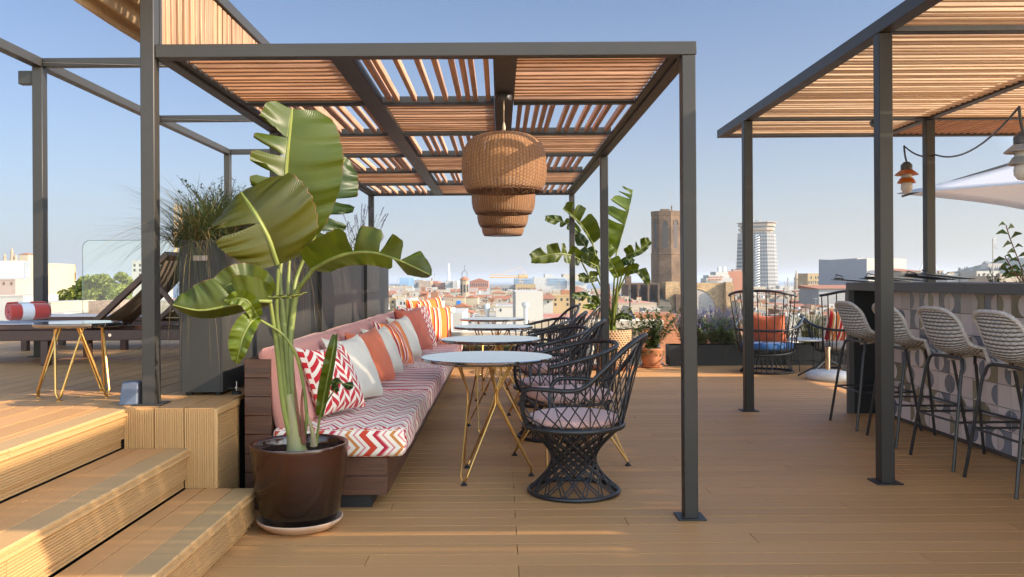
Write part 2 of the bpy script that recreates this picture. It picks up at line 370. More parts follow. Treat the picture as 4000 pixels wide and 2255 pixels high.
# bar pergola on the right
random.seed(5)
C=thing('pergola','dark steel pergola with dense pale slat roof over the tiled bar','pergola',(0,0,0))
CX=2.215; CZ0,CZ1=2.635,2.715; CY1=8.6
GX=[CX,3.87,5.55,8.4]; GY=[2.25,4.93,7.66]
for (x,y) in ((CX,4.93),(CX,7.66),(3.87,7.66),(5.55,7.66),(CX,2.25),(8.3,7.66)): post('post',x+(.002 if x==CX else 0),y,0,CZ0-.001,C,.08)
beam(C,(CX,1.25,CZ0),(CX+.085,CY1,CZ1))
beam(C,(CX+.087,CY1-.075,CZ0),(8.4,CY1,CZ1-.004))
beam(C,(CX+.087,1.25,CZ0),(8.4,1.33,CZ1-.004))
for x in GX[1:]: beam(C,(x,1.332,CZ0+.003),(x+.075,CY1-.078,CZ1-.007))
YS=[1.332]+GY+[CY1-.078]
for i,x in enumerate(GX[:-1]):
    xa=x+(.088 if i==0 else .077); xb=GX[i+1]-.002
    for k in range(4):
        ya=YS[k]+(.077 if 0<k else .002); yb=YS[k+1]-.002
        if k<3: beam(C,(xa,yb+.003,CZ0+.004),(xb,yb+.075,CZ1-.004),'cross_beam')
        ax=0 if (i+k+1)%2==0 or (i==0 and k<3) else 1
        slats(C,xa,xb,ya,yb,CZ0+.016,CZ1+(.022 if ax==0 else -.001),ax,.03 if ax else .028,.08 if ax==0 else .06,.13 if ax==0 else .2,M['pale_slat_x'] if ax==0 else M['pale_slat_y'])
# ================================================================ fabric materials
def tri(t,x):
    n=N(t,'ShaderNodeMath',operation='PINGPONG'); n.inputs[1].default_value=1; L(t,x,n.inputs[0]); return n.outputs[0]
def mth(t,op,a,b=None,c=None):
    n=N(t,'ShaderNodeMath',operation=op)
    for i,x in enumerate((a,b,c)):
        if x is None: continue
        if hasattr(x,'links'): L(t,x,n.inputs[i])
        else: n.inputs[i].default_value=x
    return n.outputs[0]
def ramp(t,fac,stops,interp='CONSTANT'):
    r=t.nodes.new('ShaderNodeValToRGB'); r.color_ramp.interpolation=interp; e=r.color_ramp.elements
    e[0].position=stops[0][0]; e[0].color=(*stops[0][1],1); e[1].position=stops[1][0]; e[1].color=(*stops[1][1],1)
    for p,c in stops[2:]: x=e.new(p); x.color=(*c,1)
    L(t,fac,r.inputs[0]); return r.outputs[0]
def cloth(t,p,c,weave=900):
    v=coord(t,(1,1,1)); n=N(t,'ShaderNodeTexNoise',Scale=weave,Detail=1); L(t,v,n.inputs['Vector'])
    n2=N(t,'ShaderNodeTexNoise',Scale=7,Detail=3); L(t,v,n2.inputs['Vector'])
    c=mixc(t,n.outputs[0],sc((1,1,1),.86),(1,1,1)) if c is None else mixc(t,1,c,mixc(t,n.outputs[0],(.84,.84,.84),(1,1,1)),'MULTIPLY')
    L(t,c,p.inputs['Base Color']); p.inputs['Roughness'].default_value=.9; p.inputs['Sheen Weight'].default_value=.15
    b=N(t,'ShaderNodeBump',Strength=.35,Distance=.006); L(t,n2.outputs[0],b.inputs['Height']); L(t,b.outputs[0],p.inputs['Normal'])
CR=(.86,.78,.64); RD=(.50,.012,.022); OR=(.60,.05,.018); PK=(.72,.24,.25); OC=(.60,.22,.05); DR=(.46,.01,.035)
def st_nodes(t):
    "s,t texture coordinates chosen by which way the face looks"
    g=t.nodes.new('ShaderNodeNewGeometry'); sn=t.nodes.new('ShaderNodeSeparateXYZ'); L(t,g.outputs['Normal'],sn.inputs[0])
    c=t.nodes.new('ShaderNodeTexCoord'); sp=t.nodes.new('ShaderNodeSeparateXYZ'); L(t,c.outputs['Object'],sp.inputs[0])
    top=mth(t,'GREATER_THAN',sn.outputs[2],.6); nx=mth(t,'GREATER_THAN',mth(t,'ABSOLUTE',sn.outputs[0]),.6)
    near=mth(t,'MULTIPLY',mth(t,'SUBTRACT',1,top),mth(t,'SUBTRACT',1,nx))
    def mx(f,a,b): return mth(t,'ADD',mth(t,'MULTIPLY',a,mth(t,'SUBTRACT',1,f)),mth(t,'MULTIPLY',b,f))
    return mx(near,sp.outputs[1],sp.outputs[0]), mx(top,sp.outputs[2],sp.outputs[0])
def chevron():
    m,t,p=mat('chevron fabric red pink ochre on cream'); s,tt=st_nodes(t)
    g=t.nodes.new('ShaderNodeNewGeometry'); sn=t.nodes.new('ShaderNodeSeparateXYZ'); L(t,g.outputs['Normal'],sn.inputs[0])
    near=mth(t,'GREATER_THAN',mth(t,'ABSOLUTE',sn.outputs[1]),.6)
    amp=mth(t,'SUBTRACT',.12,mth(t,'MULTIPLY',near,.058)); per=mth(t,'ADD',.062,mth(t,'MULTIPLY',near,.003))
    f=mth(t,'ADD',s,mth(t,'MULTIPLY',tri(t,mth(t,'DIVIDE',mth(t,'ADD',tt,5),per)),amp))
    f=mth(t,'FRACT',mth(t,'DIVIDE',mth(t,'ADD',f,9),.235))
    c1=ramp(t,f,[(0,CR),(.08,OR),(.24,CR),(.34,PK),(.40,CR),(.50,RD),(.66,CR),(.76,OC),(.84,CR)])
    c=ramp(t,f,[(0,CR),(.07,OC),(.16,CR),(.25,PK),(.30,CR),(.39,OR),(.55,CR),(.69,DR),(.78,PK),(.82,CR),(.90,PK),(.95,CR)])
    c=mixc(t,near,c1,c)
    cloth(t,p,c); return m
def stripes():
    m,t,p=mat('red and cream striped fabric'); s,tt=st_nodes(t)
    f=mth(t,'FRACT',mth(t,'DIVIDE',mth(t,'ADD',s,9),.17))
    c=ramp(t,f,[(0,RD),(.40,CR),(.52,PK),(.58,CR),(.66,RD),(.74,CR),(.86,PK),(.91,CR)])
    cloth(t,p,c); return m
def pinkweave(name,col=(.62,.30,.26),sc_=170):
    m,t,p=mat(name); v=coord(t,(1,1,1)); ck=N(t,'ShaderNodeTexChecker',Scale=sc_); L(t,v,ck.inputs['Vector'])
    ck.inputs[1].default_value=(*sc(col,.72),1); ck.inputs[2].default_value=(*sc(col,1.22),1)
    cloth(t,p,ck.outputs[0]); return m
M['chev']=chevron(); M['strp']=stripes(); M['pink']=pinkweave('dusty pink woven fabric',(.66,.28,.22)); M['pinkseat']=pinkweave('pale pink woven seat fabric',(.70,.42,.36),150)
M['dwood']=wood('dark stained hardwood planks',(.088,.034,.016),0,.5,.15,.35); M['dwoody']=wood('dark stained hardwood planks along',(.10,.05,.03),1,.45,.1,.3)
M['black']=pm('black paint',(.01,.01,.01),.6)
M['gold']=pm('brushed brass',(.62,.36,.11),.36,1,.08,30); M['marble']=None
def marble():
    m,t,p=mat('polished black marble with white veins'); v=coord(t,(1,1,1))
    n=N(t,'ShaderNodeTexNoise',Scale=3,Detail=6,Distortion=1.5); L(t,v,n.inputs['Vector'])
    a=mth(t,'ABSOLUTE',mth(t,'SUBTRACT',n.outputs[0],.5)); f=mth(t,'LESS_THAN',a,.006)
    n2=N(t,'ShaderNodeTexNoise',Scale=2); L(t,v,n2.inputs['Vector']); f=mth(t,'MULTIPLY',f,mth(t,'GREATER_THAN',n2.outputs[0],.5))
    L(t,mixc(t,f,(.018,.017,.018),(.45,.44,.42)),p.inputs['Base Color']); p.inputs['Roughness'].default_value=.05; p.inputs['Specular IOR Level'].default_value=1; p.inputs['IOR'].default_value=1.9; p.inputs['Coat Weight'].default_value=1; p.inputs['Coat IOR'].default_value=1.7
    return m
M['marble']=marble()
# ================================================================ bench
BX=-.5; BY0,BY1=4.43,11.1
bench=thing('bench','long built-in bench of dark wood planks with pink backrest along the grey planters','bench',(0,0,0))
for i in range(8):
    z0=.004+i*.099; b=MB().box((-1.345,BY0,z0),(-1.205,BY1,z0+.0965),bev=.002); b.build('back_plank',M['dwood'],bench)
for i in range(2): MB().box((-1.2,BY0+.012,.075+i*.1),(-.6,BY1,.075+i*.1+.0975),bev=.002).build('front_plank',M['dwood'],bench)
MB().box((-1.2,BY0+.05,.002),(-.69,BY1-.1,.072)).build('plinth',M['black'],bench)
def rounded(o,w=.035,seg=4):
    md=o.modifiers.new('bevel','BEVEL'); md.width=w; md.segments=seg; md.limit_method='ANGLE'; return o
def soft(o,k,size=.28):
    "upholstery that gives a little: subdivide and push about by a broad noise"
    s=o.modifiers.new('s','SUBSURF'); s.subdivision_type='SIMPLE'; s.levels=4; s.render_levels=4
    tx=bpy.data.textures.new('soft','CLOUDS'); tx.noise_scale=size; d=o.modifiers.new('d','DISPLACE'); d.texture=tx; d.strength=k; d.mid_level=.5; d.texture_coords='OBJECT'
def cushion(name,a,b_,m,par,n=10,puff=.012,bev=.035):
    "box cushion, gently crowned top"
    x0,y0,z0=a;x1,y1,z1=b_; bm=MB(); P=[]
    q=MB().box(a,b_); o=q.build(name,m,par); rounded(o,bev,5); soft(o,.014); o.data.shade_smooth()
    return o
MODS=[4.41,6.0,7.56,9.12,10.66,11.1]
for i in range(5):
    y0,y1=MODS[i]+.006,MODS[i+1]-.006
    c=cushion('seat_cushion',(-1.2,y0,.277),(BX,y1,.432),M['chev'] if i%2==0 else M['strp'],bench)
    c['label']='chevron patterned seat cushion' if i%2==0 else 'red striped seat cushion'
    b=MB(); pr=[(-1.185,.395),(-1.295,.845),(-1.15,.862),(-1.02,.43)]
    vs=[(x,y0+.02,z) for x,z in pr]+[(x,y1,z) for x,z in pr]
    b.add(vs,[(0,1,2,3),(7,6,5,4)]+[((j+1)%4,j,4+j,4+(j+1)%4) for j in range(4)])
    o=b.build('back_cushion',M['pink'],bench); rounded(o,.05,5); soft(o,.02,.4); o.data.shade_smooth()
    pp=[(-1.15,y0+.012,.424),(BX-.03,y0+.012,.424),(BX-.012,y0+.03,.424),(BX-.012,y1-.01,.424)] if i==0 else [(BX-.012,y0+.01,.424),(BX-.012,y1-.01,.424)]
    MB().tube(pp,.0045,6).build('piping',M['chev'] if i%2==0 else M['strp'],c)
# ================================================================ pillows
def pillow_mesh(w,h,T,seed,corner=.07):
    b=MB(); n=18; rg=random.Random(seed); ph=[rg.uniform(0,6) for _ in range(4)]
    for sgn in (1,-1):
        P=[]
        for i in range(n+1):
            a=-1+2*i/n; row=[]
            for j in range(n+1):
                c=-1+2*j/n
                e=max(0,(1-a*a))**.5*max(0,(1-c*c))**.5
                th=T*e**.75
                wr=.006*math.sin(7*a+ph[0]+3*c)*math.sin(5*c+ph[1])*(e>0)
                ox=1-corner*(1-c*c)*0-.0; 
                x=a*w/2*(1-corner*(1-abs(c)**2.2)); z=c*h/2*(1-corner*(1-abs(a)**2.2))
                zz=z-.02*(1-a*a)*(c>0)*c
                row.append((x,sgn*(th+wr*e),zz))
            P.append(row if sgn>0 else row[::-1])
        b.grid(P)
    return b
def pmat_geo():
    m,t,p=mat('red and cream parallelogram print'); c=t.nodes.new('ShaderNodeTexCoord'); sp=t.nodes.new('ShaderNodeSeparateXYZ'); L(t,c.outputs['Object'],sp.inputs[0])
    xx=mth(t,'DIVIDE',mth(t,'ADD',sp.outputs[0],2),.052); col=mth(t,'FLOOR',xx); fx=mth(t,'FRACT',xx)
    par=mth(t,'SUBTRACT',mth(t,'MULTIPLY',mth(t,'MODULO',col,2),2),1)
    f=mth(t,'FRACT',mth(t,'ADD',mth(t,'DIVIDE',mth(t,'ADD',sp.outputs[2],3),.062),mth(t,'ADD',mth(t,'MULTIPLY',mth(t,'MULTIPLY',fx,par),.85),mth(t,'MULTIPLY',col,.37))))
    r=mth(t,'MULTIPLY',mth(t,'LESS_THAN',f,.54),mth(t,'GREATER_THAN',fx,.07))
    cloth(t,p,mixc(t,r,CR,(.56,.014,.022))); return m
def pmat_str(name,seq,per=.24,ax=0):
    m,t,p=mat(name); c=t.nodes.new('ShaderNodeTexCoord'); sp=t.nodes.new('ShaderNodeSeparateXYZ'); L(t,c.outputs['Object'],sp.inputs[0])
    f=mth(t,'FRACT',mth(t,'DIVIDE',mth(t,'ADD',sp.outputs[ax],3.02),per)); cloth(t,p,ramp(t,f,seq)); return m
OG=(.72,.20,.03)
PM={'geo':pmat_geo(),'cream':None,'coral':None}
def plaincloth(name,col,weave=700):
    m,t,p=mat(name); rgb=t.nodes.new('ShaderNodeRGB'); rgb.outputs[0].default_value=(*col,1); cloth(t,p,rgb.outputs[0],weave); return m
PM['cream']=plaincloth('off white linen',(.74,.68,.56)); PM['coral']=plaincloth('coral cotton',(.66,.16,.07)); PM['rust']=plaincloth('rust coral cotton',(.56,.13,.07))
PM['ostr']=pmat_str('orange striped cloth',[(0,OG),(.34,CR),(.38,DR),(.42,CR),(.46,RD),(.54,OG),(.62,CR),(.67,RD),(.75,OG),(.87,CR),(.91,DR)])
PM['rstr']=pmat_str('red orange striped cloth',[(0,(.6,.11,.03)),(.2,CR),(.24,(.35,.05,.03)),(.3,CR),(.36,RD),(.5,(.6,.3,.1)),(.56,CR),(.62,(.65,.2,.05)),(.78,CR),(.82,RD),(.94,CR)],.3)
def pillow(kind,x,y,z,s,rz,tilt,seed,label,group='throw pillows lined up on the bench',lean=0,T=.085):
    o=pillow_mesh(s,s,T,seed).build('pillow',PM[kind],ang=180)
    # local +Y is the face; turn it to look along azimuth rz (0 = +X), lean back by tilt
    o.matrix_world=Matrix.Translation((x,y,z))@Matrix.Rotation(rz-PI/2,4,'Z')@Matrix.Rotation(tilt,4,'X')@Matrix.Rotation(lean,4,'Y')
    tag(o,label,'pillow',group); return o
pz=.64
pillow('geo',-.975,4.86,.645,.42,R(-26),R(25),1,'red and cream parallelogram print pillow nearest the big potted plant')
pillow('cream',-.945,5.42,.645,.45,R(-20),R(25),2,'large off white pillow between the near red print pillow and an orange one')
pillow('coral',-.94,6.10,.655,.43,R(-22),R(23),3,'bright coral pillow with an off white pillow on each side',lean=.05)
pillow('cream',-.94,6.72,.645,.42,R(-18),R(24),4,'off white pillow between the bright coral and the striped pillow')
pillow('ostr',-.94,7.42,.655,.44,R(-20),R(24),5,'orange pillow with red and cream stripes between two off white pillows')
pillow('cream',-.93,8.15,.66,.44,R(-18),R(23),6,'off white pillow between the striped pillow and the large rust one')
pillow('rust',-.92,8.95,.685,.5,R(-24),R(22),7,'large rust coral pillow leaning in front of the far red print pillow',T=.1)
pillow('geo',-.93,9.55,.69,.5,R(-32),R(20),8,'red and cream parallelogram print pillow behind the large rust pillow')
pillow('ostr',-.80,10.15,.68,.5,R(-58),R(18),9,'orange striped pillow in front, at the far end of the bench',lean=-.12)
pillow('ostr',-.93,10.62,.74,.52,R(-60),R(12),10,'orange and red striped pillow standing behind another at the bench end',lean=.08)
# ================================================================ cafe tables
def table(name,r,h,nleg,rk,label,cat,hair=.62):
    t=thing(name,label,cat)
    b=MB().lathe([(r-.012,h-.024),(r-.002,h-.019),(r,h-.012),(r,h-.004),(r-.004,h)],64); b.build('tabletop',M['marble'],t,ang=25)
    return t
def cafe_table():
    h=.735; t=table('cafe_table',.404,h,3,0,'x','table')
    ft=[-120,0,120]; rf=.268
    for k,a in enumerate(ft):
        g=MB(); f=V((math.cos(R(a))*rf,math.sin(R(a))*rf,.022))
        for sg in (-1,1):
            ka=R(a+sg*60); kn=V((math.cos(ka)*.118,math.sin(ka)*.118,0)); tn=V((-math.sin(ka),math.cos(ka),0))*(-sg)
            ta=R(a+sg*34); tp=V((math.cos(ta)*.20,math.sin(ta)*.20,h-.024))
            tp2=V((math.cos(R(a+sg*86))*.20,math.sin(R(a+sg*86))*.20,h-.024))
            off=tn*.0062
            tang=V((-math.sin(R(a)),math.cos(R(a)),0))*sg
            pts=[f+V((0,0,0)),f+tang*.012+V((0,0,.006)),f+tang*.022+V((0,0,.03)),kn+off+V((0,0,.455)),kn+off+V((0,0,.53)),tp+V((0,0,0))]
            sm=bez(pts[:3],4)+bez([pts[2],pts[2].lerp(pts[3],.5),pts[2].lerp(pts[3],.97)],3)[1:]+bez([pts[2].lerp(pts[3],.97),pts[3]+V((0,0,.01)),pts[4]-V((0,0,.01)),pts[4].lerp(pts[5],.05)],4)[1:]+[pts[5]]
            g.tube(sm,.0062,8)
        leg=g.build('hairpin_leg',M['gold'],t)
        MB().lathe([(.020,0),(.020,.004),(.010,.012),(.008,.024)],14,X=TR(f.x,f.y,0)).build('foot',M['rubber'],leg)
    return t
TS=[(-.085,5.18,'round black marble cafe table on brass legs nearest the camera'),(-.08,6.78,'round marble cafe table second nearest, behind the first black chair'),(-.075,8.62,'round marble cafe table third in the row along the bench'),(-.10,10.35,'round marble cafe table farthest down the row along the bench')]
tb=cafe_table()
for i,(x,y,l) in enumerate(TS):
    o=tb if i==0 else dup(tb); o.location=(x,y,0); o.rotation_euler=(0,0,R([0,14,-9,6][i])); tag(o,l,'table','cafe tables in a row along the bench')
# low side table on the platform
sd=table('side_table',.222,.40,4,0,'small round black marble side table with brass hairpin legs on the raised deck','table')
for a in (200,268,340,80):
    f=V((math.cos(R(a))*.195,math.sin(R(a))*.195,.012)); g=MB(); tang=V((-math.sin(R(a)),math.cos(R(a)),0))
    p=[]
    for sg in (-1,1):
        tp=V((math.cos(R(a+sg*40))*.12,math.sin(R(a+sg*40))*.12,.376)); p.append((f+tang*sg*.016+V((0,0,.028)),tp))
    g.tube([p[0][1]]+[p[0][0]]+[f+tang*-.009+V((0,0,.007)),f,f+tang*.009+V((0,0,.007))]+[p[1][0],p[1][1]],.0066,8)
    lg=g.build('hairpin_leg',M['gold'],sd); MB().lathe([(.016,0),(.016,.004),(.006,.008)],12,X=TR(f.x,f.y,0)).build('foot',M['gold'],lg)
sd.location=(-2.29,4.58,ZD)
# ================================================================ woven steel chairs
def lerp_path(pts,t):
    L_=[0]
    for i in range(1,len(pts)): L_.append(L_[-1]+(pts[i]-pts[i-1]).length)
    d=t*L_[-1]
    for i in range(1,len(pts)):
        if d<=L_[i] or i==len(pts)-1:
            k=(d-L_[i-1])/max(1e-6,L_[i]-L_[i-1]); return pts[i-1].lerp(pts[i],k)
def pol(r,a,z): return V((r*math.cos(a),r*math.sin(a),z))
def woven_chair():
    t=thing('woven_chair','x','chair'); zs=.385; rs=.278; rb=.252
    ring=lambda r,z,n=40:[pol(r,2*PI*i/n,z) for i in range(n)]
    g=MB().tube(ring(rb,.013),.013,10,True,flat=1.0); g.build('base_ring',M['steel_black'],t)
    g=MB(); n=15
    for k in range(n):
        a=2*PI*k/n
        for s_ in (1,-1):
            for d in (-.05,.05): g.tube([pol(rb,a+d,.02),pol(rs-.004,a+s_*R(122)+d,zs-.004)],.0042,5)
    g.build('base_weave',M['steel_black'],t)
    MB().tube(ring(rs,zs),.016,10,True).build('seat_ring',M['steel_black'],t)
    h=[(.205,.19,zs+.005),(.222,.222,.48),(.215,.242,.56),(.17,.262,.603),(.05,.278,.607),(-.08,.276,.607),(-.16,.262,.635),(-.26,.228,.735),(-.345,.165,.83),(-.395,.08,.878),(-.41,0,.892)]
    full=[V(p) for p in h]+[V((x,-y,z)) for x,y,z in h[-2::-1]]
    path=bez(full,5)
    rr=[.0125+.004*max(0,(p.z-.62)/.27) for p in path]
    MB().tube(path,rr,10).build('arm_rail',M['steel_black'],t)
    g=MB(); n=17; a0=R(43); a1=R(317)
    for k in range(n+1):
        u=.03+.94*k/n
        for d in (-.105,.115,-.02 if k%2 else None):
            if d is None: continue
            v=u+d
            if v<0 or v>1: continue
            g.tube([pol(rs,a0+(a1-a0)*u,zs+.004),lerp_path(path,v)],.0040,5)
    g.build('back_weave',M['steel_black'],t)
    c=MB().lathe([(.0,zs+.012),(.235,zs+.012),(.252,zs+.022),(.256,zs+.035),(.25,zs+.05),(.225,zs+.06),(.12,zs+.064),(0,zs+.064)],40,cap=False).build('seat_pad',M['pinkseat'],t)
    return t
def barrel_chair():
    t=thing('barrel_chair','x','chair'); zs=.405
    h=[(.27,.295,.655),(.1,.315,.688),(-.08,.305,.728),(-.22,.235,.762),(-.29,.12,.778),(-.305,0,.782)]
    full=[V(p) for p in h]+[V((x,-y,z)) for x,y,z in h[-2::-1]]
    path=bez(full,7); MB().tube(path,.0145,10).build('arm_rail',M['steel_black'],t)
    h2=[(.25,.262),(.1,.275),(-.08,.262),(-.2,.2),(-.255,.1),(-.268,0)]
    f2=[V((x,y,zs)) for x,y in h2]+[V((x,-y,zs)) for x,y in h2[-2::-1]]
    p2=bez(f2,6); b=MB().tube(p2,.010,8).tube([p2[0],p2[-1]],.010,8).tube([(0,.27,zs),(0,-.27,zs)],.009,8); b.build('seat_frame',M['steel_black'],t)
    g=MB(); n=19
    for k in range(n+1):
        u=.015+.97*k/n; g.tube([lerp_path(p2,u),lerp_path(path,u)],.0062,6)
    g.build('spindles',M['steel_black'],t)
    pts=[]
    for k in range(44):
        a=2*PI*k/44; x=math.copysign(abs(math.cos(a))**.55,math.cos(a))*.255; y=math.copysign(abs(math.sin(a))**.55,math.sin(a))*.252
        pts.append((x,y))
    def cs(s): return [(x*s,y*s) for x,y in pts]
    P=[[(x,y,z) for x,y in cs(s)] for s,z in ((.0,zs+.012),(.95,zs+.012),(1,zs+.022),(1.005,zs+.04),(1,zs+.056),(.95,zs+.068),(.6,zs+.074),(0,zs+.075))]
    P=[r+[r[0]] for r in P]
    MB().grid(P).build('seat_cushion',M['pinkseat'],t,ang=60)
    for a in (45,135,225,315):
        g=MB(); f=pol(.40,R(a),.022)
        for s_ in (-1,1):
            g.tube([f,pol(.20,R(a+s_*32),zs-.006)],.0068,8)
        lg=g.build('leg',M['gold'],t); MB().lathe([(.020,0),(.020,.005),(.009,.014),(.008,.026)],12,X=TR(f.x,f.y,0)).build('foot',M['rubber'],lg)
    return t
w0=woven_chair(); b0=barrel_chair()
CH=[('w',.41,4.79,157,'black woven steel chair nearest the camera, with hourglass base'),('b',.455,5.62,200,'black spindle barrel chair with brass legs, second in the row of chairs'),('w',.385,6.47,163,'black woven steel chair third in the row, between two barrel chairs'),
('b',.44,7.35,202,'black spindle barrel chair in the middle of the row, beside the third table'),('w',.42,8.15,165,'black woven steel chair fifth in the row, past the middle barrel chair'),('b',.43,9.1,200,'black spindle barrel chair farthest down the row of chairs'),
('w',.52,9.95,196,'black woven steel chair with its broad back turned to the far table'),('w',.86,10.6,170,'black woven steel chair last in the row, close to the corner post')]
uw=ub=0
for k,x,y,a,l in CH:
    if k=='w': o=w0 if not uw else dup(w0); uw=1
    else: o=b0 if not ub else dup(b0); ub=1
    o.location=(x,y,0); o.rotation_euler=(0,0,R(a)); tag(o,l,'chair','black steel chairs along the cafe tables')
# ================================================================ wicker pendants
def wicker():
    m,t,p=mat('woven brown wicker'); c=t.nodes.new('ShaderNodeTexCoord'); sp=t.nodes.new('ShaderNodeSeparateXYZ'); L(t,c.outputs['Object'],sp.inputs[0])
    an=mth(t,'ARCTAN2',sp.outputs[1],sp.outputs[0]); ua=mth(t,'MULTIPLY',mth(t,'ADD',an,PI),72/(2*PI)); ur=mth(t,'FLOOR',ua)
    row=mth(t,'ADD',mth(t,'MULTIPLY',sp.outputs[2],125),mth(t,'MULTIPLY',mth(t,'MODULO',ur,2),.5))
    fr=mth(t,'FRACT',row); fa=mth(t,'FRACT',ua)
    hr=mth(t,'SINE',mth(t,'MULTIPLY',fr,PI)); ha=mth(t,'SINE',mth(t,'MULTIPLY',fa,PI)); hh=mth(t,'MULTIPLY',hr,mth(t,'ADD',mth(t,'MULTIPLY',ha,.6),.4))
    v=coord(t,(40,40,3)); n=N(t,'ShaderNodeTexNoise',Scale=1.5,Detail=3); L(t,v,n.inputs['Vector'])
    col=mixc(t,n.outputs[0],(.30,.13,.05),(.66,.34,.14)); col=mixc(t,hh,(.06,.025,.01),col); gb=t.nodes.new('ShaderNodeNewGeometry'); col=mixc(t,gb.outputs['Backfacing'],(.15,.065,.026),col)  # inner faces coloured darker: shade inside the drum put into the colour
    L(t,col,p.inputs['Base Color']); p.inputs['Roughness'].default_value=.55
    b=N(t,'ShaderNodeBump',Strength=.9,Distance=.006); L(t,hh,b.inputs['Height']); L(t,b.outputs[0],p.inputs['Normal'])
    al=mth(t,'GREATER_THAN',mth(t,'MAXIMUM',mth(t,'MULTIPLY',hr,1.0),mth(t,'SUBTRACT',.9,mth(t,'MULTIPLY',ha,1.1))),.30); L(t,al,p.inputs['Alpha'])
    return m
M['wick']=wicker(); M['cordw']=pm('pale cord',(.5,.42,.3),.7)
def pendant():
    t=thing('pendant_lamp','x','lamp'); # origin at the top of the shade
    pr=[(.10,0),(.15,-.004),(.19,-.018),(.222,-.045),(.243,-.085),(.254,-.14),(.258,-.20),(.257,-.25),(.25,-.295),(.238,-.325),(.226,-.343),(.219,-.337)]
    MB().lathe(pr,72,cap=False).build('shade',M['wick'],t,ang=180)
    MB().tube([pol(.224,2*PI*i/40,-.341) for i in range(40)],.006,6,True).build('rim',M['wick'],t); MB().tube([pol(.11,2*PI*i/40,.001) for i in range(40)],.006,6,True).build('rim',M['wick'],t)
    g=MB()
    for a in (20,140,260): g.tube([pol(.11,R(a),.001),(0,0,.028)],.002,5)
    g.tube([(0,0,.02),(0,0,.24)],.0035,6); g.lathe([(.009,.02),(.010,.05),(.004,.075)],10); g.build('cord',M['cordw'],t)
    MB().lathe([(.05,.205),(.052,.225),(.048,.2435)],24).build('ceiling_rose',M['steel_black'],t)
    d=MB().lathe([(.0,-.315),(.05,-.312),(.075,-.295),(.08,-.26),(.0,-.25)],24,cap=False); d.build('diffuser',pm('white glass diffuser',(.75,.72,.66),.3),t)
    return t
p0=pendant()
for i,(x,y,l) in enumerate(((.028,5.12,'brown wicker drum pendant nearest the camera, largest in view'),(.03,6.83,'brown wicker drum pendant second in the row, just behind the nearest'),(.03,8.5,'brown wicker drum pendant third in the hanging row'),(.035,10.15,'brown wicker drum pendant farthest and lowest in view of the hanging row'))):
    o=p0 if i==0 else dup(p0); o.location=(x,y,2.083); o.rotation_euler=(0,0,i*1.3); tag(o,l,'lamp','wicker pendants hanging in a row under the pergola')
# ================================================================ tall planters behind the bench
def planter(name,x0,x1,y0,y1,z0,z1,label,plate=False,feet=True,soil=True,group=None):
    t=thing(name,label,'planter',((x0+x1)/2,(y0+y1)/2,z0),0,group); ax=(x1-x0)/2; ay=(y1-y0)/2; h=z1-z0; zf=.018 if feet else 0; w=.012
    b=MB().box((-ax,-ay,zf),(-ax+w,ay,h),bev=.002).box((ax-w,-ay,zf),(ax,ay,h),bev=.002).box((-ax+w,-ay,zf),(ax-w,-ay+w,h),bev=.002).box((-ax+w,ay-w,zf),(ax-w,ay,h),bev=.002).box((-ax+w,-ay+w,zf),(ax-w,ay-w,zf+.02))
    b.build('planter_box',M['planter'],t)
    MB().box((-ax+w,-ay+w,h-.08),(ax-w,ay-w,h-.05)).build('soil',M['soil'],t)
    if feet:
        for sx in (-1,1):
            for sy in (-1,1): MB().lathe([(.02,0),(.02,.017)],12,X=TR(sx*(ax-.04),sy*(ay-.04),0)).build('foot',M['rubber'],t)
    if plate: MB().box((-.04,-ay-.004,h-.115),(.04,-ay,h-.085),bev=.002).build('name_plate',pm('worn alloy plate',(.35,.28,.25),.4,.6),t)
    return t
M['soil']=pm('dark potting soil',(.040,.024,.015),.98,0,.5,60,bump=.9,bscale=90,spec=.05)
PG='tall grey planters behind the bench'
PLN=[(4.56,6.68),(7.1,9.12),(9.52,11.35)]
for (a,b_),l in zip(PLN,('tall grey metal planter nearest the camera, trailing grass over its edge','tall grey metal planter in the middle behind the bench','tall grey metal planter at the far end behind the bench')):
    planter('planter_box',-1.735,-1.5,a,b_,ZD,1.43,l,plate=a<5,group=PG)
for i,(a,b_) in enumerate(((6.70,7.08),(9.14,9.5))):
    o=MB().box((-1.66,a,ZD),(-1.53,b_,1.40),bev=.003).build('dark_divider',M['black']); tag(o,['black upright panel filling the gap after the nearest grey planter','black upright panel filling the gap before the farthest grey planter'][i],'panel','dark panels between the tall planters')  # black panels added in place of the dark gaps between planters
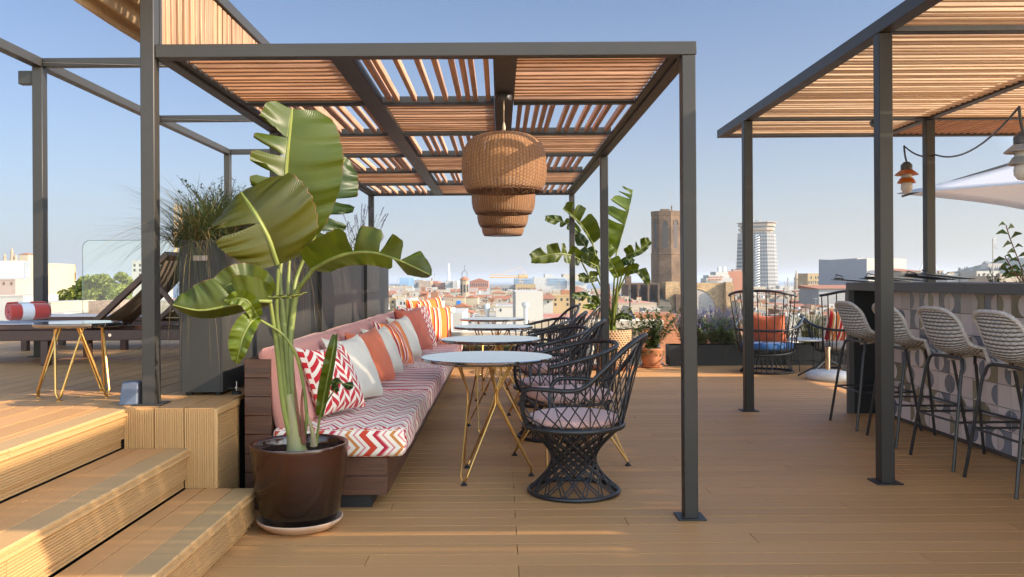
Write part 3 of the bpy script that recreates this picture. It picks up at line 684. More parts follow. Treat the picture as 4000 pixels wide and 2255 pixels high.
# black levelling foot left on the platform edge, grey speaker box at the tall post
t=thing('levelling_foot','black threaded levelling foot standing on the platform edge behind the near planter','foot',(-1.445,4.62,ZD))
MB().lathe([(.026,0),(.026,.014),(.018,.018)],18).build('pad',M['rubber'],t); MB().lathe([(.005,.018),(.005,.07)],10).lathe([(.011,.03),(.011,.04)],6).build('threaded_rod',pm('zinc',(.45,.45,.43),.35,1),t); MB().box((-.05,-.012,.031),(.05,.012,.034)).build('bracket',M['steel_black'],t)
o=MB().prism([(-.05,-.045),(.045,-.045),(.045,.045),(-.04,.045)],0,.0).build('tmp',M['planter']); bpy.data.objects.remove(o)
t=thing('outdoor_light_box','small blue grey box fixed at the foot of the tall post','box',(-1.862,4.255,ZD))
b=MB(); b.add([(-.05,-.05,0),(.048,-.05,0),(.048,.05,0),(-.05,.05,0),(-.043,-.045,.02),(.048,-.045,.02),(.048,.045,.02),(-.043,.045,.02),(-.036,-.03,.115),(.048,-.03,.115),(.048,.04,.115),(-.036,.04,.115)],[(3,2,1,0),(0,1,5,4),(1,2,6,5),(2,3,7,6),(3,0,4,7),(4,5,9,8),(5,6,10,9),(6,7,11,10),(7,4,8,11),(8,9,10,11)])
rounded(b.build('housing',pm('blue grey plastic',(.085,.10,.135),.5),t),.008,3)
# ================================================================ bar
bar=thing('bar_counter','long bar with dark stone top and a front of patterned pink grey and olive tiles','bar',(0,0,0))
M['stone']=pm('dark grey quartz slab',(.085,.082,.078),.5,0,.12,14,bump=.03,bscale=200); M['stoned']=pm('black bar panel',(.012,.012,.013),.6)
BXL,BXT,BYE=3.09,3.345,7.50
for a,b_ in ((2.0,5.62),(5.623,7.56)): MB().box((BXL,a,1.094),(4.1,b_,1.164),bev=.003).build('counter_slab',M['stone'],bar)
MB().box((BXL,BYE-.0,.0),(BXL+.05,BYE+.06,1.0935),bev=.003).build('end_slab',M['stone'],bar)
MB().box((BXL+.051,BYE+.01,.0),(4.1,BYE+.05,1.093)).build('end_panel',M['stoned'],bar)
MB().box((BXT+.012,2.0,.0),(4.08,BYE+.008,1.093)).build('carcass',M['stoned'],bar)
def tilemat(name,c1,c2,rough=.22):
    m,t,p=mat(name); v=coord(t,(1,14,1)); n=N(t,'ShaderNodeTexNoise',Scale=5,Detail=5,Roughness=.7); L(t,v,n.inputs['Vector'])
    g=t.nodes.new('ShaderNodeNewGeometry'); v2=coord(t,(1,1,1)); n2=N(t,'ShaderNodeTexNoise',Scale=9,Detail=4); L(t,v2,n2.inputs['Vector'])
    c=mixc(t,mth(t,'ADD',mth(t,'MULTIPLY',n.outputs[0],.8),mth(t,'MULTIPLY',n2.outputs[0],.25)),c1,c2)
    mi=N(t,'ShaderNodeMapRange'); mi.inputs[3].default_value=.82; mi.inputs[4].default_value=1.15; L(t,g.outputs['Random Per Island'],mi.inputs[0])
    h=N(t,'ShaderNodeHueSaturation'); L(t,mi.outputs[0],h.inputs['Value']); L(t,c,h.inputs['Color']); L(t,h.outputs[0],p.inputs['Base Color'])
    p.inputs['Roughness'].default_value=rough
    b=N(t,'ShaderNodeBump',Strength=.25,Distance=.004); L(t,n2.outputs[0],b.inputs['Height']); L(t,b.outputs[0],p.inputs['Normal']); return m
TM=[tilemat('pale pink glazed tile',(.74,.60,.57),(.84,.72,.68),.3),tilemat('grey blue glazed tile',(.09,.10,.135),(.36,.37,.43)),tilemat('olive glazed tile',(.16,.13,.06),(.46,.40,.29))]
random.seed(21); b=MB(); tz=.1515
rows=7; ncol=36
cols={}
def tl(k,r):
    if (k,r) not in cols: cols[(k,r)]=random.choice((1,1,2,2))
    return cols[(k,r)]
def halfdisc(yc,zc,rad,side,w_,mi,y0,y1):
    n=14; pts=[]
    for i in range(n+1):
        a=-PI/2+PI*i/n; pts.append((yc+side*rad*math.cos(a),zc+rad*math.sin(a)))
    if side<0: pts=pts[::-1]
    k=len(pts); b.add([(BXT-.0016,y,z) for y,z in pts],[tuple(range(k))[::-1]],mi)
for k in range(ncol):
    for r in range(rows):
        y1=BYE+.006-k*tz; y0=y1-tz+.0045; z1=1.090-r*tz; z0=max(.012,z1-tz+.0045)
        ty=random.random(); base=0 if ty<.52 else random.choice((1,2))
        if ty>.92: base=0
        b.box((BXT,y0,z0),(BXT+.009,y1,z1),base)
        if z1-z0<.1: continue
        q=random.random(); s=1 if (k+r)%2 else -1
        if q<.66:
            inner=random.choice((1,2)) if base==0 else 0
            rad=tz/2-.006; yc=y0 if s>0 else y1
            halfdisc(yc,(z0+z1)/2,rad,s,0,inner,y0,y1)
b.build('tile_front',TM,bar,smooth=False)
MB().box((BXT+.0085,2.0,.002),(BXT+.0115,BYE+.007,1.092)).build('grout',pm('warm grey grout',(.10,.075,.06),.9),bar)
MB().tube([(BXT-.03,2.2,.27),(BXT-.03,6.6,.27)],.011,10).build('foot_rail',pm('brushed steel',(.5,.48,.45),.3,1),bar)
# ================================================================ rope bar stools
def ropemat():
    m,t,p=mat('woven taupe rope'); uv=t.nodes.new('ShaderNodeUVMap'); sp=t.nodes.new('ShaderNodeSeparateXYZ'); L(t,uv.outputs[0],sp.inputs[0])
    v=mth(t,'MULTIPLY',sp.outputs[1],27); row=mth(t,'FLOOR',v); fv=mth(t,'FRACT',v)
    u=mth(t,'ADD',mth(t,'MULTIPLY',sp.outputs[0],9.0),mth(t,'MULTIPLY',mth(t,'MODULO',row,2),.5)); fu=mth(t,'FRACT',u)
    hv=mth(t,'SINE',mth(t,'MULTIPLY',fv,PI)); hu=mth(t,'SINE',mth(t,'MULTIPLY',fu,PI))
    hh=mth(t,'MULTIPLY',hv,mth(t,'ADD',.45,mth(t,'MULTIPLY',hu,.55)))
    tw=N(t,'ShaderNodeTexNoise',Scale=400,Detail=2); L(t,coord(t),tw.inputs['Vector'])
    c=mixc(t,tw.outputs[0],(.42,.39,.36),(.80,.76,.71)); c=mixc(t,mth(t,'POWER',hh,.5),sc((.05,.045,.04),1),c)
    L(t,c,p.inputs['Base Color']); p.inputs['Roughness'].default_value=.85
    b=N(t,'ShaderNodeBump',Strength=1,Distance=.008); L(t,hh,b.inputs['Height']); L(t,b.outputs[0],p.inputs['Normal'])
    slit_shade=mth(t,'MULTIPLY',mth(t,'LESS_THAN',hv,.55),mth(t,'LESS_THAN',mth(t,'ABSOLUTE',mth(t,'SUBTRACT',fu,0.04)),.30))
    ed=mth(t,'MULTIPLY',mth(t,'GREATER_THAN',sp.outputs[0],.06),mth(t,'LESS_THAN',sp.outputs[0],.94))
    L(t,mixc(t,mth(t,'MULTIPLY',slit_shade,ed),c,(.03,.027,.025)),p.inputs['Base Color']); return m  # shade inside the slits put into the colour; the shell is solid
def put_uv(o,uvs):
    me=o.data; l=me.uv_layers.new(name='UVMap')
    for lp in me.loops: l.data[lp.index].uv=uvs[lp.vertex_index]
M['rope']=ropemat(); M['ropeedge']=pm('taupe rope edge',(.56,.52,.48),.85,0,.25,60,bump=.6,bscale=150)
def shell_pts():
    pr=bez([(.215,0,.728),(.12,0,.712),(0,0,.704),(-.10,0,.708),(-.165,0,.735),(-.20,0,.79),(-.222,0,.87),(-.24,0,.95),(-.252,0,1.005)],3)
    hw=[.195,.21,.222,.226,.226,.222,.218,.212,.20]
    P=[];n=len(pr)
    for i,p in enumerate(pr):
        s=i/(n-1); k=s*(len(hw)-1); a=int(min(k,len(hw)-2)); h=hw[a]+(hw[a+1]-hw[a])*(k-a)
        tg=(pr[min(i+1,n-1)]-pr[max(i-1,0)]).normalized(); nr=V((-tg.z,0,tg.x)) ; nr=nr if nr.z>0 or nr.x>0 else -nr
        if s>.35 and nr.x<0: nr=-nr
        row=[]
        for j in range(17):
            c=-1+2*j/16; up=(abs(c)**3)*(.030+.035*math.sin(PI*min(1,max(0,(s-.05)/.9))))
            drop=-.045*(abs(c)**4)*max(0,(s-.8)/.2)+.0
            row.append(V((p.x,c*h,p.z+drop))+nr*up)
        P.append(row)
    return P
def stool():
    t=thing('bar_stool','x','bar stool'); P=shell_pts(); nu=len(P); nv=17
    b=MB().grid(P); o=b.build('seat_shell',M['rope'],t,ang=180); put_uv(o,[(j/(nv-1),i/(nu-1)) for i in range(nu) for j in range(nv)])
    rim=[P[i][0] for i in range(nu)]+P[-1][1:]+[P[i][-1] for i in range(nu-2,-1,-1)]+P[0][-2:0:-1]
    MB().tube(rim,.0125,8,True).build('rim',M['ropeedge'],o)
    for sx in (-1,1):
        for sy in (-1,1):
            f=V((sx*.255,sy*.255,.0)); k=V((sx*.165,sy*.20,.655))
            pts=[f+V((0,0,.001)),f.lerp(k,.5),f.lerp(k,.93)]+bez([k-V((sx*.003,0,.03)),k+V((-sx*.012,-sy*.02,.02)),k+V((-sx*.03,-sy*.06,.033)),V((sx*.13,0,.69))],4)
            MB().tube(pts,.0105,9).build('leg',M['steel_black2'],t)
    z=.30; q=1-z/.655; 
    def lp(sx,sy): f=V((sx*.255,sy*.255,0)); k=V((sx*.165,sy*.20,.655)); return f.lerp(k,z/.655)
    c=[lp(-1,-1),lp(1,-1),lp(1,1),lp(-1,1)]
    for i in range(4): MB().tube([c[i],c[(i+1)%4]],.0075,8).build('footrest',M['steel_black2'],t)
    return t
M['steel_black2']=pm('dark brown powder coated tube',(.030,.027,.026),.4,0,.05,20)
s0=stool(); s0.name='bar_stool'
for i,(y,l) in enumerate(((6.89,'taupe rope bar stool at the far end of the bar, beside its dark end panel'),(6.19,'taupe rope bar stool half hidden behind the nearer pergola post'),(5.49,'taupe rope bar stool third along the bar, just in front of the post'),(4.83,'taupe rope bar stool nearest the camera, cut by the picture edge'))):
    o=s0 if i==0 else dup(s0); o.location=(3.04,y,0); o.rotation_euler=(0,0,R([1,-2,2,0][i])); tag(o,l,'bar stool','rope bar stools along the tiled bar')
# things on the bar
M['paper']=pm('white menu paper',(.7,.7,.75),.6); M['clip']=pm('black clipboard',(.012,.012,.014),.35)
random.seed(4)
MEN=[(3.22,7.32,8,'black menu clipboard lying at the far left end of the fanned pile'),(3.33,7.05,20,'black menu clipboard second in the fanned pile on the bar'),(3.36,6.75,-8,'black menu clipboard showing a white sheet in the middle of the pile'),(3.42,6.5,14,'black menu clipboard just right of the post on the bar'),(3.50,6.32,-4,'black menu clipboard last of the fanned pile, right of the post')]
for i,(x,y,a,l) in enumerate(MEN):
    t=thing('menu_clipboard',l,'menu',(x,y,1.1655+i*.006),R(a+90),'menu clipboards fanned out on the bar')
    b=MB().box((-.11,-.16,0),(.11,.16,.004),X=Matrix.Rotation(R(4+i*.6),4,'X')@Matrix.Translation((0,.16,0))); b.build('board',M['clip'],t)
    MB().box((-.105,-.155,.0045),(.105,.13,.0065),X=Matrix.Rotation(R(4+i*.6),4,'X')@Matrix.Translation((0,.16,0))).build('sheet',M['paper'],t)
    MB().box((-.05,.13,.005),(.05,.165,.018),X=Matrix.Rotation(R(4+i*.6),4,'X')@Matrix.Translation((0,.16,0))).tube([(-.05,.30,.05),(.0,.335,.07),(.05,.30,.05)],.004,6).build('clip',M['clip'],t)
def glassmat(name,col,rough=.02):
    m,t,p=mat(name); p.inputs['Base Color'].default_value=(*col,1); p.inputs['Transmission Weight'].default_value=1; p.inputs['Roughness'].default_value=rough; p.inputs['IOR'].default_value=1.45; return m
M['glass']=glassmat('clear glass',(.95,.97,.96))
for x,y,c,l in ((3.86,5.93,(.35,.27,.03),'oil cruet holding yellow olive oil at the right end of the bar'),(3.92,5.84,(.03,.01,.012),'vinegar cruet holding dark vinegar at the right picture edge')):
    t=thing('cruet',l,'cruet',(x,y,1.1645),0,'oil and vinegar cruets on the bar')
    MB().lathe([(.0,0),(.048,0),(.055,.012),(.05,.04),(.02,.085),(.014,.11),(.013,.16),(.016,.165)],24,cap=False).build('bottle',M['glass'],t)
    MB().lathe([(.0,.004),(.046,.004),(.051,.014),(.047,.038),(.0,.04)],24,cap=False).build('liquid',pm('cruet liquid '+l[:3],c,.1),t)
    MB().lathe([(.011,.15),(.013,.172),(.005,.18),(.003,.215),(.0,.216)],12).build('stopper',pm('steel spout',(.5,.5,.5),.25,1) if 'spout' not in M else M['spout'],t)
# ================================================================ lanterns on a cable
def lantern(colr,l,loc,s=1):
    t=thing('lantern',l,'lantern',loc,0,'string lanterns over the bar')
    lm=pm('lantern shade '+l[:5],colr,.4)
    MB().lathe([(.0,0),(.025,-.003),(.05,-.03),(.052,-.035),(.052,-.075),(.0,-.08)],28).build('cap',M['lcap'],t)
    for z in (-.08,-.155): MB().lathe([(.056,z),(.105-(.022 if z<-.1 else 0),z-.042),(.104-(.022 if z<-.1 else 0),z-.047),(.054,z-.035)],32,cap=False).build('shade_ring',lm,t)
    MB().lathe([(.047,-.08),(.047,-.21)],24,cap=False).build('collar',M['lcol'],t)
    MB().lathe([(.046,-.2),(.052,-.23),(.05,-.265),(.03,-.292),(.0,-.30)],24,cap=False).build('glass_bulb',M['lbulb'],t)
    MB().tube([(0,0,0),(-.012,0,.05),(-.02,0,.11),(-.022,0,.15)],.009,8).build('strap',M['steel_black'],t)
    return t
M['lcap']=pm('lantern cap grey',(.055,.052,.05),.4); M['lcol']=pm('lantern collar grey',(.40,.38,.35),.5); M['lbulb']=pm('frosted lantern bulb',(.72,.70,.66),.15,trans=.5)
l1=at(3541,632,8.0); l2=at(3996,514,5.15)
lantern((.40,.10,.008),'amber glass lantern hanging beside the nearer post of the bar pergola',l1); lantern((.24,.24,.235),'grey ringed lantern hanging at the right picture edge above the bar',l2)
pa=V((l1.x-.022,l1.y,l1.z+.15)); pb=V((l2.x-.022,l2.y,l2.z+.15)); 
pts=[]
p3=V((3.93,7.62,2.31))
for A_,B_,sag in ((at(3415,490,7.7),pa,.0),(pa,p3,.05),(p3,pb,.12)):
    for i in range(13):
        s=i/12; q=A_.lerp(B_,s); q.z-=sag*4*s*(1-s); pts.append(q)
o=MB().tube(pts[13:],.0075,6).build('lantern_cable',M['steel_black']); tag(o,'black cable carrying the lanterns across the bar pergola','cable')
t=thing('spotlight','small black spotlight clamped under the far beam of the bar pergola','spotlight',at(3412,482,7.6))
MB().lathe([(.03,-.02),(.03,.02)],14,X=Matrix.Rotation(R(60),4,'Y')).build('head',M['steel_black'],t); MB().tube([(0,0,0),(.07,0,.06)],.008,6).tube([(0,0,0),(.16,0,-.16)],.008,6).build('arm',M['steel_black'],t)
# ================================================================ parasol beyond the bar
def parasol():
    px,py,zt=8.9,11.0,3.45; half=2.55; ze=2.33
    t=thing('parasol','large square white parasol open beyond the bar','parasol',(px,py,0))
    cs=[(-half,-half),(half,-half),(half,half),(-half,half)]; ca=R(40)
    cs=[(x*math.cos(ca)-y*math.sin(ca),x*math.sin(ca)+y*math.cos(ca)) for x,y in cs]
    b=MB(); n=12
    for k in range(4):
        a=V((*cs[k],ze)); c=V((*cs[(k+1)%4],ze)); ap=V((0,0,zt)); P=[]
        for i in range(n+1):
            s=i/n; l_=a.lerp(ap,s); r_=c.lerp(ap,s); row=[]
            for j in range(n+1):
                q=l_.lerp(r_,j/n); q.z-=.10*math.sin(PI*s)*(1) ; q=q-V((q.x,q.y,0))*.06*math.sin(PI*j/n)*(1-s); row.append(q)
            P.append(row)
        b.grid(P)
    cl=pm('white parasol canvas',(.78,.77,.76),.85,0,.04,20,trans=.42); cl2=None
    o=b.build('canopy',cl,t,ang=25); md=o.modifiers.new('s','SOLIDIFY'); md.thickness=.004
    MB().tube([(0,0,0),(0,0,zt-.02)],.028,12).build('pole',M['steel_black'],t)
    for k in range(4):
        e=V((*cs[k],ze)); MB().tube([V((0,0,zt-.1)),e.lerp(V((0,0,zt)),.02)-V((0,0,.06))],.015,6).build('rib',M['steel_black'],t)
        m_=(e.lerp(V((*cs[(k+1)%4],ze)),.5)); MB().tube([V((0,0,2.45)),V((0,0,zt)).lerp(m_,.55)-V((0,0,.15))],.017,6).build('strut',M['steel_black'],t)
parasol()
# ================================================================ lounge corner at the back
def lounge_chair():
    t=thing('lounge_chair','x','chair'); rb=.325; rs=.35
    MB().tube([pol(rb,2*PI*i/40,.014) for i in range(40)],.014,8,True).build('base_ring',M['steel_black'],t)
    g=MB(); 
    for k in range(30): a=2*PI*k/30; g.tube([pol(rb-.004,a,.02),pol(.17,a+.25,.275)],.0055,5)
    g.build('base_spokes',M['steel_black'],t)
    ring=[V((rs*math.cos(2*PI*i/40)*1.05,rs*math.sin(2*PI*i/40),.285+.045*math.cos(2*PI*i/40))) for i in range(40)]
    MB().tube(ring,.013,8,True).build('seat_ring',M['steel_black'],t)
    h=[(.36,.385,.70),(.2,.40,.665),(.0,.395,.60),(-.2,.345,.565),(-.33,.20,.55),(-.36,0,.548)]
    arm=bez([V(p) for p in h]+[V((x,-y,z)) for x,y,z in h[-2::-1]],5); MB().tube(arm,.016,8).build('arm_rail',M['steel_black'],t)
    h=[(-.20,.405,.985),(-.33,.385,1.0),(-.45,.27,1.035),(-.50,.13,1.05),(-.51,0,1.053)]
    top=bez([V(p) for p in h]+[V((x,-y,z)) for x,y,z in h[-2::-1]],5); MB().tube(top,.0165,8).build('top_rail',M['steel_black'],t)
    g=MB()
    for k in range(11):
        u=k/10; a=R(112)+R(136)*u; g.tube([V((rs*1.03*math.cos(a),rs*math.sin(a),.285+.045*math.cos(a))),lerp_path(top,.03+.94*u)],.0075,5)
    g.build('back_spindles',M['steel_black'],t)
    for lo,hi in ((0,11),(19,30)):
        g=MB()
        for k in range(lo,hi):
            u=k/29; a=R(22)+R(316)*u; g.tube([V((rs*1.04*math.cos(a),rs*math.sin(a),.29+.045*math.cos(a))),lerp_path(arm,u)],.006,5)
        g.build('arm_spindles',M['steel_black'],t)
    return t
def seatpad(t,m): MB().lathe([(.0,.29),(.30,.295),(.33,.32),(.335,.36),(.32,.385),(.2,.40),(0,.40)],36,cap=False).build('seat_cushion',m,t)
la=lounge_chair(); lb=dup(la)
seatpad(la,plaincloth('cobalt blue cloth',(.035,.13,.36))); seatpad(lb,plaincloth('pale grey cloth',(.45,.43,.42)))
la.location=(3.43,10.9,0); la.rotation_euler=(0,0,R(60)); tag(la,'black wire lounge chair with blue seat cushion behind the far post','chair','black wire lounge chairs at the back')
lb.location=(4.42,10.95,0); lb.rotation_euler=(0,0,R(98)); tag(lb,'black wire lounge chair with striped pillow, partly hidden by the bar end','chair','black wire lounge chairs at the back')
q=R(60); pillow('coral',3.43-.13*math.cos(q)+.06,10.9-.13*math.sin(q),.56,.43,q,R(24),21,'orange pillow standing on the blue lounge chair',None)
q=R(98); pillow('rstr',4.42-.10*math.cos(q)-.06,10.95-.10*math.sin(q),.58,.48,q,R(24),22,'red and orange striped pillow standing on the lounge chair by the bar',None)
t=thing('garden_table','small round white table on thin wire legs between the lounge chairs','table',(3.98,11.0,0))
MB().lathe([(.24,.40),(.245,.405),(.245,.415),(.24,.42)],40).build('tabletop',pm('white lacquer top',(.78,.77,.75),.35),t)
for a in (45,135,225,315): MB().tube([pol(.2,R(a),.003),pol(.2,R(a),.398)],.006,6).build('leg',M['steel_black'],t)
MB().tube([pol(.2,R(45+90*k),.12) for k in range(4)],.005,6,True).build('stretcher',M['steel_black'],t)
t=thing('terrazzo_weight','round speckled terrazzo parasol base with empty steel tube','parasol weight',(3.90,10.08,0))
def terrazzo():
    m,t_,p=mat('pale terrazzo'); v=N(t_,'ShaderNodeTexVoronoi',Scale=60); L(t_,coord(t_),v.inputs['Vector']); f=mth(t_,'LESS_THAN',v.outputs['Distance'],.22)
    w_=t_.nodes.new('ShaderNodeSeparateColor'); L(t_,v.outputs['Color'],w_.inputs[0]); f=mth(t_,'MULTIPLY',f,mth(t_,'GREATER_THAN',w_.outputs[0],.45))
    L(t_,mixc(t_,f,(.62,.59,.55),(.16,.14,.13)),p.inputs['Base Color']); p.inputs['Roughness'].default_value=.6; return m
MB().lathe([(.0,0),(.235,0),(.252,.018),(.255,.04),(.245,.07),(.20,.098),(.12,.11),(0,.112)],48,cap=False).build('base',terrazzo(),t)
MB().lathe([(.029,.1),(.029,.36),(.033,.362),(.033,.385),(.029,.385)],24).build('tube',pm('polished steel tube',(.62,.55,.45),.15,1),t)
MB().tube([(-.029,0,.26),(-.055,0,.26)],.012,8).build('clamp_screw',M['steel_black'],t)
t=thing('wire_stand','low black bent wire stand on the deck beside the terrazzo parasol base','stand',(4.05,10.45,0))
for a in (200,20): MB().tube([pol(.40,R(a-12),.01),pol(.06,R(a),.17),pol(.40,R(a+12),.01)],.011,6).build('bent_rod',M['steel_black'],t)
# low planter box and balustrade along the far edge
PG2='low grey planters at the far deck edge'
planter('low_planter',2.35,3.92,11.72,12.05,0,.285,'low dark grey planter of lavender behind the blue lounge chair',feet=False,group=PG2)
planter('low_planter',3.95,5.4,11.72,12.05,0,.285,'low dark grey planter of grasses behind the bar end',feet=False,group=PG2)
planter('low_planter',-1.30,.78,11.72,12.05,0,.27,'low dark grey planter of grasses behind the far cafe table',feet=False,group=PG2)
M['limestone']=pm('weathered limestone',(.60,.53,.42),.85,0,.12,8,bump=.3,bscale=30)
bl=thing('balustrade','pale stone balustrade with turned balusters behind the terracotta pots','balustrade',(0,0,0))
MB().box((.4,12.12,.50),(2.34,12.36,.62),bev=.01).build('handrail',M['limestone'],bl); MB().box((.4,12.1,-.2),(2.34,12.38,-.002),bev=.006).build('plinth',M['limestone'],bl)
for x in (.62,.95,1.28,1.62,1.95,2.24):
    MB().lathe([(.085,0),(.085,.02),(.105,.05),(.10,.12),(.068,.23),(.05,.32),(.052,.345),(.064,.35),(.064,.37),(.052,.375),(.07,.42),(.088,.445),(.088,.499)],28,X=TR(x,12.24,0)).build('baluster',M['limestone'],bl)
w_=thing('parapet_wall','low cream rendered parapet behind the far cafe table','wall',(0,0,0)); MB().box((-1.4,12.15,-.3),(.38,12.4,.395)).build('wall_body',pm('cream render',(.62,.52,.38),.9,0,.1,4),w_); MB().box((-1.4,12.11,.397),(.39,12.44,.46),bev=.006).build('coping',M['limestone'],w_)
w_=thing('parapet_wall','plain cream rendered parapet beyond the low planters on the right','wall',(0,0,0)); MB().box((2.4,12.15,-.3),(9.5,12.4,-.05)).build('wall_body',pm('cream render right',(.62,.52,.38),.9,0,.1,4),w_)
# ================================================================ pots
def potmesh(pr,name,m,par,n=64): return MB().lathe(pr,n,cap=False).build(name,m,par,ang=60)
def glaze():
    m,t,p=mat('brown glazed ceramic'); v=coord(t,(1,1,1)); n=N(t,'ShaderNodeTexNoise',Scale=5,Detail=4); L(t,v,n.inputs['Vector'])
    c2=t.nodes.new('ShaderNodeTexCoord'); sp=t.nodes.new('ShaderNodeSeparateXYZ'); L(t,c2.outputs['Object'],sp.inputs[0])
    f=N(t,'ShaderNodeMapRange'); f.inputs[1].default_value=.12; f.inputs[2].default_value=.36; L(t,mth(t,'ADD',sp.outputs[2],mth(t,'MULTIPLY',n.outputs[0],.06)),f.inputs[0])
    L(t,mixc(t,f.outputs[0],(.006,.003,.002),(.042,.012,.005)),p.inputs['Base Color']); p.inputs['Roughness'].default_value=.14; p.inputs['Coat Weight'].default_value=.2; p.inputs['Coat Roughness'].default_value=.04
    n2=N(t,'ShaderNodeTexNoise',Scale=14,Detail=2); L(t,v,n2.inputs['Vector']); b=N(t,'ShaderNodeBump',Strength=.25,Distance=.01); L(t,n2.outputs[0],b.inputs['Height']); L(t,b.outputs[0],p.inputs['Normal']); return m
POT=V((-.985,4.13,0))
t=thing('plant_pot','large glossy dark brown glazed pot standing beside the steps','pot',(POT.x,POT.y,.022))
potmesh([(.0,0),(.155,0),(.172,.012),(.195,.08),(.218,.19),(.229,.30),(.234,.37),(.237,.385),(.234,.393),(.222,.393),(.214,.38),(.21,.33)],'pot_body',glaze(),t)
def soilbed(r,z,par,seed=1):
    b=MB(); P=[]; rg=random.Random(seed)
    for i in range(9):
        P.append([pol(r*i/8,2*PI*j/40,z+rg.uniform(-.008,.008)*(i>0)) for j in range(40)]); P[-1].append(P[-1][0])
    o=b.grid(P).build('soil',M['soil'],par)
    return o
soilbed(.218,.345,t)
TCM=pm('pale terracotta',(.52,.34,.22),.85,0,.1,9,bump=.1,bscale=60); TC2=pm('terracotta clay',(.47,.19,.09),.8,0,.1,9,bump=.1,bscale=60)
o=potmesh([(.0,.004),(.15,.004),(.17,.012),(.196,.034),(.205,.042),(.207,.05),(.202,.054),(.188,.045),(.165,.021),(.0,.019)],'saucer',TCM,None); o.location=(POT.x,POT.y,0); tag(o,'pale clay saucer under the large brown glazed pot','saucer')
P2=V((1.50,11.35,0))
t=thing('plant_pot','tall honeycomb dimpled terracotta pot with the far banana plant','pot',(P2.x,P2.y,.03))
def dimple():
    m,tt,p=mat('dimpled terracotta'); c=tt.nodes.new('ShaderNodeTexCoord'); sp=tt.nodes.new('ShaderNodeSeparateXYZ'); L(tt,c.outputs['Object'],sp.inputs[0])
    ua=mth(tt,'MULTIPLY',mth(tt,'ADD',mth(tt,'ARCTAN2',sp.outputs[1],sp.outputs[0]),PI),38/(2*PI)); va=mth(tt,'MULTIPLY',sp.outputs[2],34)
    ro=mth(tt,'FLOOR',va); ua=mth(tt,'ADD',ua,mth(tt,'MULTIPLY',mth(tt,'MODULO',mth(tt,'ADD',ro,40),2),.5))
    dx=mth(tt,'SUBTRACT',mth(tt,'FRACT',ua),.5); dy=mth(tt,'SUBTRACT',mth(tt,'FRACT',va),.5); d=mth(tt,'SQRT',mth(tt,'ADD',mth(tt,'MULTIPLY',dx,dx),mth(tt,'MULTIPLY',dy,dy)))
    f=N(tt,'ShaderNodeMapRange'); f.inputs[1].default_value=.18; f.inputs[2].default_value=.42; L(tt,d,f.inputs[0])
    L(tt,mixc(tt,f.outputs[0],(.26,.12,.05),(.58,.36,.19)),p.inputs['Base Color']); p.inputs['Roughness'].default_value=.8
    b=N(tt,'ShaderNodeBump',Strength=1,Distance=.02); L(tt,f.outputs[0],b.inputs['Height']); L(tt,b.outputs[0],p.inputs['Normal']); return m
potmesh([(.0,0),(.19,0),(.205,.02),(.235,.16),(.255,.34),(.258,.49),(.25,.50),(.236,.50),(.236,.42)],'pot_body',dimple(),t); soilbed(.238,.44,t,2)
o=potmesh([(.0,.004),(.25,.004),(.28,.03),(.285,.048),(.27,.048),(.25,.026),(.0,.022)],'saucer',TC2,None); o.location=(P2.x,P2.y,0); tag(o,'terracotta saucer under the dimpled pot','saucer')
P3=V((2.06,11.55,0))
t=thing('plant_pot','squat plain terracotta pot with a leafy shrub, before the balustrade','pot',(P3.x,P3.y,.025))
potmesh([(.0,0),(.10,0),(.118,.015),(.142,.11),(.15,.2),(.156,.205),(.158,.235),(.15,.24),(.14,.24),(.138,.2)],'pot_body',TC2,t); soilbed(.139,.215,t,3)
o=potmesh([(.0,.004),(.13,.004),(.15,.02),(.152,.032),(.14,.032),(.12,.02),(.0,.018)],'saucer',TC2,None); o.location=(P3.x,P3.y,0); tag(o,'terracotta saucer under the squat shrub pot','saucer')
# ================================================================ loungers, towel, glass screen
M['brownfr']=pm('dark brown lounger frame',(.060,.026,.018),.5); M['sling']=pm('taupe sling mesh',(.15,.115,.09),.8,0,.15,200); M['slingl']=pm('pale grey sling mesh',(.46,.43,.42),.8,0,.1,200)
def lounger():
    t=thing('sun_lounger','x','sun lounger')   # local: foot towards -x, head +x, near side y=0, width .7
    W=.70
    for y in (0,W-.05): MB().box((-1.35,y,.185),(1.05,y+.05,.262),bev=.004).build('side_rail',M['brownfr'],t)
    for y in (.004,W-.054): MB().box((-1.35,y,.266),(.0,y+.05,.305),bev=.004).build('seat_rail',M['brownfr'],t)
    MB().box((-1.35,.056,.285),(.0,W-.056,.308),bev=.003).build('sling_seat',M['slingl'],t)
    for x in (-1.25,-.35,.85):
        for y in (.002,W-.058): MB().box((x,y,0),(x+.056,y+.056,.184),bev=.003).build('leg',M['brownfr'],t)
    X=TR(.02,0,.268)@Matrix.Rotation(R(-43),4,'Y')
    for y in (.004,W-.054): MB().box((0,y,0),(.80,y+.05,.042),X=X,bev=.004).build('back_rail',M['brownfr'],t)
    b=MB(); n=14; P=[]
    for i in range(n+1):
        s=i/n; x=.02+s*.76; z=.018-.05*math.sin(PI*s); P.append([X@V((x,.056,z)),X@V((x,W-.056,z))])
    o=b.grid(P).build('sling_back',M['sling'],t); md=o.modifiers.new('s','SOLIDIFY'); md.thickness=.004
    MB().box((.76,.05,0),(.80,W-.05,.04),X=X).build('head_rail',M['brownfr'],t)
    for y in (.06,W-.1): MB().box((0,0,0),(.42,.03,.035),X=TR(.42,y,.66)@Matrix.Rotation(R(52),4,'Y'),bev=.003).build('prop',M['brownfr'],t)
    MB().lathe([(.012,-.004),(.012,.004)],12,X=TR(.17,-.002,.225)@Matrix.Rotation(R(90),4,'X')).build('bolt',pm('bright bolt',(.6,.55,.5),.2,1),t)
    return t
